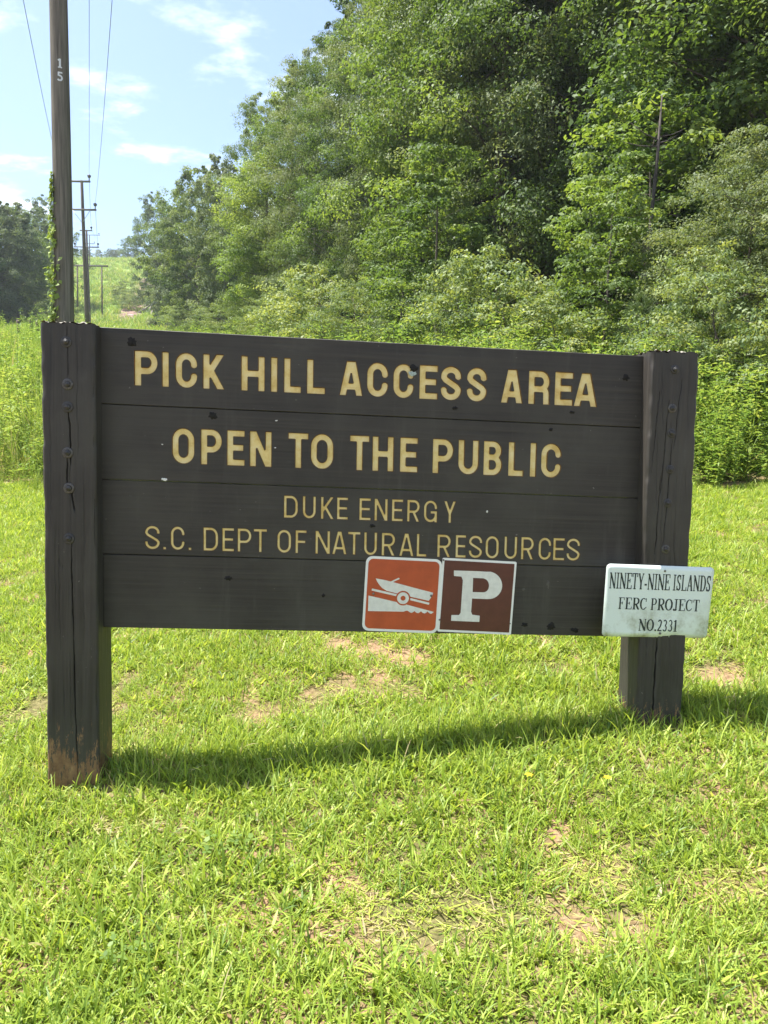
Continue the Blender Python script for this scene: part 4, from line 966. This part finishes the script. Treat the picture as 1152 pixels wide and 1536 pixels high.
# saplings, bushes and shrubs along the wood edge
edgeplants = [
 ('bush', 1115, 11.2, 3.9, 'big light-leaved bush at the right edge above the right sign post', 'large_bush', 'bush', 1.0),
 ('bush', 1230, 10.2, 3.6, 'big bush cut off by the right picture edge', 'large_bush', 'bush', 1.0),
 ('sapling', 905, 12.2, 3.7, 'bright young tree in front of the dead trunk above the sign end', 'young_tree', 'tree', 1.0),
 ('sapling', 955, 14.6, 5.4, 'young tree with spreading sprays left and right of the dead trunk', 'young_tree', 'tree', 1.25),
 ('shrubA', 775, 13.8, 2.5, 'rounded shrub with shiny leaves in front of the dark hollow', 'shrub', 'shrub', 1.0),
 ('sapling', 655, 19.5, 5.6, 'leafy young tree rising above the middle of the sign', 'young_tree', 'tree', 1.15),
 ('sapling', 600, 22.5, 4.6, 'young tree left of the leafy one above the sign middle', 'young_tree', 'tree', 1.2),
 ('shrubB', 705, 15.5, 2.3, 'low wide shrub just over the sign between the young tree and the rounded shrub', 'shrub', 'shrub', 1.0),
 ('shrubA', 500, 23.0, 2.9, 'light green shrub above the first letters of the word ACCESS', 'shrub', 'shrub', 1.1),
 ('shrubB', 545, 20.0, 2.3, 'spreading shrub directly right of the light green one', 'shrub', 'shrub', 1.0),
 ('shrubA', 455, 27.0, 2.4, 'small shrub in the meadow above the word HILL', 'shrub', 'shrub', 1.1),
 ('shrubB', 390, 35.0, 2.6, 'low shrub at the foot of the steep yellow-green tree', 'shrub', 'shrub', 1.1),
 ('shrubA', 850, 12.0, 1.7, 'small pale shrub over the sign left of the little pine', 'shrub', 'shrub', 1.0),
 ('shrubB', 1100, 8.9, 2.1, 'glossy shrub with whitish shining leaves right of the right sign post', 'shrub', 'shrub', .9),
 ('shrubA', 1165, 8.2, 1.7, 'yellow-green shrub at the right picture edge', 'shrub', 'shrub', .9),
 ('shrubA', 1075, 9.6, 1.7, 'small shrub close behind the top of the right sign post', 'shrub', 'shrub', .9),
 ('shrubB', 335, 48.0, 2.6, 'shrub where the meadow meets the far wood', 'shrub', 'shrub', 1.3),
 ('shrubB', 275, 70.0, 2.6, 'dark shrub below the pale tree near the clay bank', 'shrub', 'shrub', 1.3),
 ('shrubA', 183, 150.0, 4.0, 'bushy clump in the middle of the cleared slope', 'shrub', 'shrub', 1.5),
 ('shrubB', 194, 142.0, 3.6, 'second bushy clump on the cleared slope beside the clay', 'shrub', 'shrub', 1.5),
 ('shrubA', 76, 100.0, 5.0, 'light shrub on the slope just left of the near pole', 'shrub', 'shrub', 1.2),
]
for kind, px, d, H, lab, nm, cat, wd in edgeplants:
    x, y, z = spot(px, d); plant(kind, x, y, H, lab, cat, 'young growth along the wood edge', nm, None, wd)
# little pine above the sign end
def pine(px, d, H):
    x, y, z = spot(px, d); o = empty('young_pine', (x, y, z)); tag(o, 'little pine with upright needle tufts just left of the right sign post', 'tree')
    R = np.random.default_rng(77); mb = MB(); mb.tube([(0, 0, -.2), (.03, 0, H * .5), (0, .02, H)], [.035, .025, .008], 7); P, D = [], []
    for q in range(34):
        u = q / 34; h = H * (.12 + .85 * u); az = q * 2.4; L = H * .30 * (1.08 - u); e = np.array([math.cos(az) * L, math.sin(az) * L, L * .7])
        mb.tube([(0, 0, h), tuple(np.array([0, 0, h]) + e)], [.010, .004], 4, cap=False)
        k = 130; s = R.uniform(.15, 1.05, k)[:, None]; P.append(np.array([0, 0, h]) + e * s); dd = R.normal(0, .7, (k, 3)) + e / L * .9 + np.array([0, 0, .4]); D.append(dd)
    P = np.vstack(P); D = np.vstack(D); D /= np.linalg.norm(D, axis=1)[:, None]; n = len(P); s = np.cross(D, R.normal(0, 1, (n, 3))); s /= np.linalg.norm(s, axis=1)[:, None]
    L = R.uniform(.10, .19, n)[:, None]; V = np.stack([P - s * .0035, P + s * .0035, P + D * L + s * .001, P + D * L - s * .001], 1).reshape(-1, 3); k = np.arange(n) * 4
    link('trunk', mb.mesh('trunk', M['bark'], True), o)
    link('crown', mesh_np('crown', V, np.stack([k, k + 1, k + 2, k + 3], 1), M['needle'], {'rnd': ('FACE', R.random(n))}), o)
pine(962, 10.8, 1.75)
# bare dead trunk
x, y, z = spot(970, 13.0)
o = empty('dead_tree', (x, y, z)); tag(o, 'thin bare dead tree trunk with a few broken twigs among the young trees', 'tree')
mb = MB(); top_h = ray(975, 140)[2] / ray(975, 140)[1] * 13.0 - z
tp = [(-.10, 0, -.3), (-.06, 0, top_h * .3), (-.02, .02, top_h * .55), (.05, 0, top_h * .8), (.09, .02, top_h)]
mb.tube(tp, [.042, .038, .034, .028, .010], 9); mb.build('trunk', M['deadwood'], o, True)
for (h, az, L, r) in ((top_h - .75, 3.3, .5, .4), (top_h - .7, .2, .45, .25), (top_h - .85, 2.7, .65, .1), (top_h - .2, 3.5, .22, .3), (top_h - .8, 6.0, .3, .3)):
    mb = MB(); b0 = np.array([.05, 0, h]); e = np.array([math.cos(az) * L, math.sin(az) * L * .3 - .05, r * L * 1.2])
    mb.tube([b0, b0 + e * .5 + np.array([0, 0, -.03]), b0 + e], [.014, .010, .004], 5); mb.build('twig', M['deadwood'], o, True)

# ------------------------------------------------------------------ power line
poles = {}
def near_pole():
    x, y, z = spot(97, 13.0); H = 13.2; o = empty('utility_pole', (x, y, z)); poles[0] = (x, y, z)
    tag(o, 'thick near utility pole with numerals and climbing ivy behind the left sign post', 'pole')
    mb = MB(); t = np.linspace(0, 1, 14); ln = -.0045
    mb.tube(np.stack([.012 * np.sin(t * 7) + ln * t * H, .0 * t, -.5 + (H + .5) * t], 1), .163 - .04 * t, 20); mb.build('shaft', M['pole'], o, True)
    for k, (hh, half) in enumerate(((H - .35, .75), (H - 2.0, 1.45))):
        mb = MB(); xo = ln * hh; mb.box(xo - half, xo + half, -.24, -.13, hh - .06, hh + .06); a = mb.build('crossarm', M['arm'], o)
        for xx in ((half - .1,) if k == 0 else (-half + .1, half - .1)):
            mb = MB(); mb.tube([(xo + xx, -.18, hh + .062), (xo + xx, -.18, hh + .16), (xo + xx, -.18, hh + .20), (xo + xx, -.18, hh + .36)], [.03, .03, .11, .06], 10); mb.build('insulator', M['insulator'], a, True)
    # numerals facing the viewer: 1 above 5
    fx, fy = -x, -y; n = math.hypot(fx, fy); fx, fy = fx / n, fy / n
    for ch, py in (('1', 108), ('5', 127.5)):
        d = ray(92, py); hz = d[2] / d[1] * 13.0 - z; h, w = .145, .085; s = .03
        r_ = np.interp((hz + .5) / (H + .5), [0, 1], [.163, .123]) + .004
        if ch == '1': st = [([(w * .5, 0), (w * .5, h)], s, 0, False), ([(w * .15, h * .8), (w * .5, h * .97)], s * .7, 0, False), ([(w * .12, s * .3), (w * .88, s * .3)], s * .6, 0, False)]
        else: st = [([(w * .9, h - s * .4), (w * .2, h - s * .4)], s * .8, 0, False), ([(w * .22, h), (w * .2, h * .55)], s * .8, 0, False), (arc(w * .42, h * .33, w * .40, h * .27, 110, -150, 12), s * .85, 0, False)]
        lp = contour(st, w, h, .003, 0); v, f = fill(lp); lx = v[:, 0] - w / 2
        bx_, by_ = ln * hz + fx * r_, fy * r_
        V = np.stack([bx_ + lx * -fy * 1.0 + 0 * lx, by_ + lx * fx, hz + v[:, 1]], 1)
        bow = r_ - np.sqrt(np.maximum(r_ ** 2 - lx ** 2, 0)); V[:, 0] -= fx * bow; V[:, 1] -= fy * bow
        V2 = V - np.array([fx, fy, 0]) * .003
        link('numeral', mesh_np('numeral', np.vstack([V, V2]), [np.vstack([f, f[:, ::-1] + len(v)])], M['numeral']), o)
    # ivy climbing its left side
    R = np.random.default_rng(5); k = 520; top = ray(92, 262); zt = top[2] / top[1] * 13 - z
    h = zt * R.random(k) ** .85; h = h + .10 * np.sin(h * 9) * R.random(k); wdt = .30 + .75 * np.exp(-((h / zt - .62) / .22) ** 2) + .25 * (h < zt * .3)
    az = math.atan2(fy, fx) - 1.25 + R.normal(0, .42, k) * wdt; rr = .163 - .04 * h / H + .012 + np.abs(R.normal(0, .045, k)) * wdt
    P = np.stack([ln * h + np.cos(az) * rr, np.sin(az) * rr, h], 1); Nn = np.stack([np.cos(az), np.sin(az), np.full(k, .7)], 1) + R.normal(0, .4, (k, 3))
    V, F = leaves(P, Nn, .08, .85, R); iv = empty('ivy', (x, y, z)); tag(iv, 'ivy climbing up the left side of the thick near utility pole', 'ivy')
    link('foliage', mesh_np('foliage', V, F, M['ivy'], {'rnd': ('FACE', np.clip(R.normal(.5, .25, k), 0, 1))}), iv)
    mb = MB(); hs = np.linspace(-.1, zt * .96, 24); a2 = math.atan2(fy, fx) - 1.2 + .25 * np.sin(hs * 3); r2_ = .168 - .04 * hs / H
    mb.tube(np.stack([ln * hs + np.cos(a2) * r2_, np.sin(a2) * r2_, hs], 1), .008, 5); mb.build('stem', M['bark'], iv, True)
    return {'top': (x + ln * H + .65, y - .18, z + H - .35 + .37), 'l': (x + ln * H - 1.35, y - .18, z + H - 2 + .37), 'r': (x + ln * H + 1.35, y - .18, z + H - 2 + .37)}
def far_pole(px, d, H, half1, half2, drop, lean, label, ztop_py=None, r=.18):
    x, y, _ = spot(px, d); z = G(x, y)
    if ztop_py is not None:
        zt = (ray(px, ztop_py)[2] / ray(px, ztop_py)[1]) * d; H = zt - z
    o = empty('utility_pole', (x, y, z)); tag(o, label, 'pole', 'poles of the power line')
    mb = MB(); t = np.linspace(0, 1, 6); mb.tube(np.stack([lean * t * H, 0 * t, -.5 + (H + .5) * t], 1), r * (1 - .35 * t), 10); mb.build('shaft', M['stump'], o, True)
    pts = {}
    for k, (hh, half) in enumerate(((H - .15, half1), (H - drop, half2))):
        xo = lean * hh; mb = MB(); mb.box(xo - half, xo + half, -r - .11, -r * .9, hh - .065, hh + .065); a = mb.build('crossarm', M['arm'], o)
        for nm, xx in ((('top', half * .9),) if k == 0 else (('l', -half * .93), ('r', half * .93))):
            mb = MB(); b = np.array([xo + xx, -r - .06, hh + .066]); mb.tube([b, b + [0, 0, .22], b + [0, 0, .26], b + [0, 0, .42], b + [0, 0, .5]], [.04, .045, .12, .16, .05], 9); mb.build('insulator', M['insulator'], a, True)
            pts[nm] = (x + b[0], y + b[1], z + b[2] + .5)
        if k == 1:
            for s in (-1, 1):
                mb = MB(); mb.tube([(xo + s * half * .62, -r - .13, hh - .05), (lean * (hh - .95) + s * r * .3, -r - .05, hh - 1.0)], .022, 5); mb.build('brace', M['steel'], o)
    return pts
w0 = near_pole()
w1 = far_pole(131.5, 65.0, 12, .80, 1.22, 2.45, -.030, 'nearer of the far wooden poles, with two crossarms above the left sign post', 271)
w2 = far_pole(135.5, 108.0, 12, .85, 1.75, 2.4, -.028, 'second far wooden pole with two crossarms, half behind the nearer one', 345)
w3 = far_pole(135.5, 205.0, 12, 2.9, 1.5, 2.4, 0, 'farthest small pole on the cleared slope with a wide top crossarm', 352, .16)
def wire(p, q, sag, label, r=.011):
    p, q = np.array(p), np.array(q); t = np.linspace(0, 1, 40)[:, None]; P = p * (1 - t) + q * t; P[:, 2] -= 4 * sag * (t * (1 - t))[:, 0]
    mb = MB(); mb.tube(P, r, 5, cap=False); o = mb.build('power_line', M['wire'], None, True); tag(o, label, 'wire', 'wires of the power line'); return o
for nm, what in (('l', 'left'), ('top', 'middle'), ('r', 'right')):
    wire(w0[nm], w1[nm], .9, '%s wire running overhead from the near pole to the nearer far pole' % what)
    wire(w1[nm], w2[nm], .7, '%s wire between the nearer far pole and the second far pole' % what, .016)
    wire(w2[nm], w3[nm], 1.5, '%s thin wire between the second far pole and the farthest pole' % what, .02)
# low two-legged wooden frame
x0, y0, _ = spot(117, 128); x1, y1, _ = spot(153.5, 128); zc = (ray(135, 399)[2] / ray(135, 399)[1]) * 128
o = empty('pole_frame', ((x0 + x1) / 2, 128, min(G(x0, 128), G(x1, 128)))); tag(o, 'low dark wooden frame of two thin posts and a crossbeam below the power line', 'frame')
zb = o.location.z; cxm = o.location.x
for xx in (x0, x1): mb = MB(); mb.tube([(xx - cxm, 0, -.6), (xx - cxm, 0, zc - zb)], [.14, .11], 9); mb.build('leg', M['stump'], o, True)
mb = MB(); mb.box(x0 - cxm - .7, x1 - cxm + 1.1, -.22, -.10, zc - zb - .13, zc - zb + .12); mb.build('crossbeam', M['arm'], o)
# old fence stumps in the meadow at the far left
for px, py, w, lab in ((28, 480, .16, 'leftmost short rotten fence stump in the meadow'), (47.5, 477, .19, 'tallest of the three short fence stumps in the meadow'), (57, 479, .15, 'short fence stump closest to the left sign post')):
    d = 34.0; x, y, z = spot(px, d); zt = ray(px, py)[2] / ray(px, py)[1] * d
    mb = MB(); R = random.Random(px); h = zt - z
    mb.tube([(0, 0, -.4), (.02, 0, h * .5), (.05 * R.uniform(-1, 1), 0, h * .93), (.09 * R.uniform(-1, 1), .03, h)], [w * .5, w * .48, w * .45, w * .25], 8)
    o = empty('fence_stump', (x, y, z)); mb.build('shaft', M['stump'], o); tag(o, lab, 'post', 'old fence stumps')
# pale logs lying on the clay bank
for k, (px, d, L, az, up) in enumerate(((221, 136, 3.6, 1.3, .9), (225, 134, 3.4, 1.2, .95), (208, 138, 4.2, .4, .6), (214, 146, 4.0, .2, .2), (202, 134, 3.4, 2.4, .15))):
    x, y, z = spot(px, d); mb = MB(); e = np.array([math.cos(az) * math.cos(up), math.sin(az) * math.cos(up), math.sin(up)]) * L
    mb.tube([(0, 0, .05), tuple(e * .5 + np.array([0, 0, .12])), tuple(e)], [.17, .14, .08], 8)
    o = empty('dead_log', (x, y, z)); mb.build('trunk', M['pale_log'], o, True)
    tag(o, ['pale upright dead log on the clay bank beside the wood', 'second pale upright log right beside the first', 'slanting dead log left of the upright ones', 'dead log lying across the clay bank', 'lowest dead log at the foot of the clay bank'][k], 'log', 'dead logs on the clay bank')
# small shed between the trees
x, y, z = spot(71, 150.0); zt = ray(70, 371)[2] / ray(70, 371)[1] * 150
o = empty('shed', (x, y, zt - 2.6)); tag(o, 'small dark shed with a pale roof among the far left trees', 'shed')
mb = MB(); mb.box(-1.7, 1.7, -1.2, 1.2, -3.5, 2.3); mb.build('wall', M['shed'], o)
mb = MB(); mb.add([(-2.1, -1.6, 2.25), (2.1, -1.6, 2.25), (2.1, 1.6, 2.9), (-2.1, 1.6, 2.9), (-2.1, -1.6, 2.4), (2.1, -1.6, 2.4), (2.1, 1.6, 3.05), (-2.1, 1.6, 3.05)], [(0, 3, 2, 1), (4, 5, 6, 7), (0, 1, 5, 4), (2, 3, 7, 6), (1, 2, 6, 5), (3, 0, 4, 7)]); mb.build('roof', M['roof'], o)

# ------------------------------------------------------------------ small lawn details
for k, (px, py, lab) in enumerate(((907, 1211, 'small yellow flower in the lawn in front of the right sign post'), (790, 1206, 'tiny yellow flower in the lawn below the P plate'))):
    x, y = ground_hit(px, py); z = G(x, y); o = empty('yellow_flower', (x, y, z)); tag(o, lab, 'flower', 'yellow lawn flowers')
    mb = MB(); mb.tube([(0, 0, -.01), (.006, 0, .05), (.004, -.004, .105)], .0014, 5); mb.build('stem', M['weed'], o)
    for q in range(6):
        a = q * 1.047; mb = MB(); c, s = math.cos(a), math.sin(a)
        mb.add([(.004, -.004, .105), (.004 + .008 * c - .005 * s, -.004 + .008 * s + .005 * c, .109), (.004 + .017 * c, -.004 + .017 * s, .107), (.004 + .008 * c + .005 * s, -.004 + .008 * s - .005 * c, .109)], [(0, 1, 2, 3)]); mb.build('petal', M['flower'], o)
print('objects', len(bpy.data.objects))

# ------------------------------------------------------------------ thin summer haze
hm = bpy.data.materials.new('haze_air'); hm.use_nodes = True; ht = hm.node_tree; ht.nodes.clear()
pv = nd(ht, 'ShaderNodeVolumePrincipled'); pv.inputs['Color'].default_value = (.86, .92, 1.0, 1); pv.inputs['Density'].default_value = 0.0004; pv.inputs['Anisotropy'].default_value = 0.3
ht.links.new(pv.outputs[0], nd(ht, 'ShaderNodeOutputMaterial').inputs['Volume'])
mb = MB(); mb.box(float(gx[0]) - 20, float(gx[-1]) + 20, float(gy[0]) - 20, float(gy[-1]) + 20, -9.0, 104.0)
tag(mb.build('haze', hm), 'thin pale summer haze over the slope and woods', 'haze', kind='stuff')
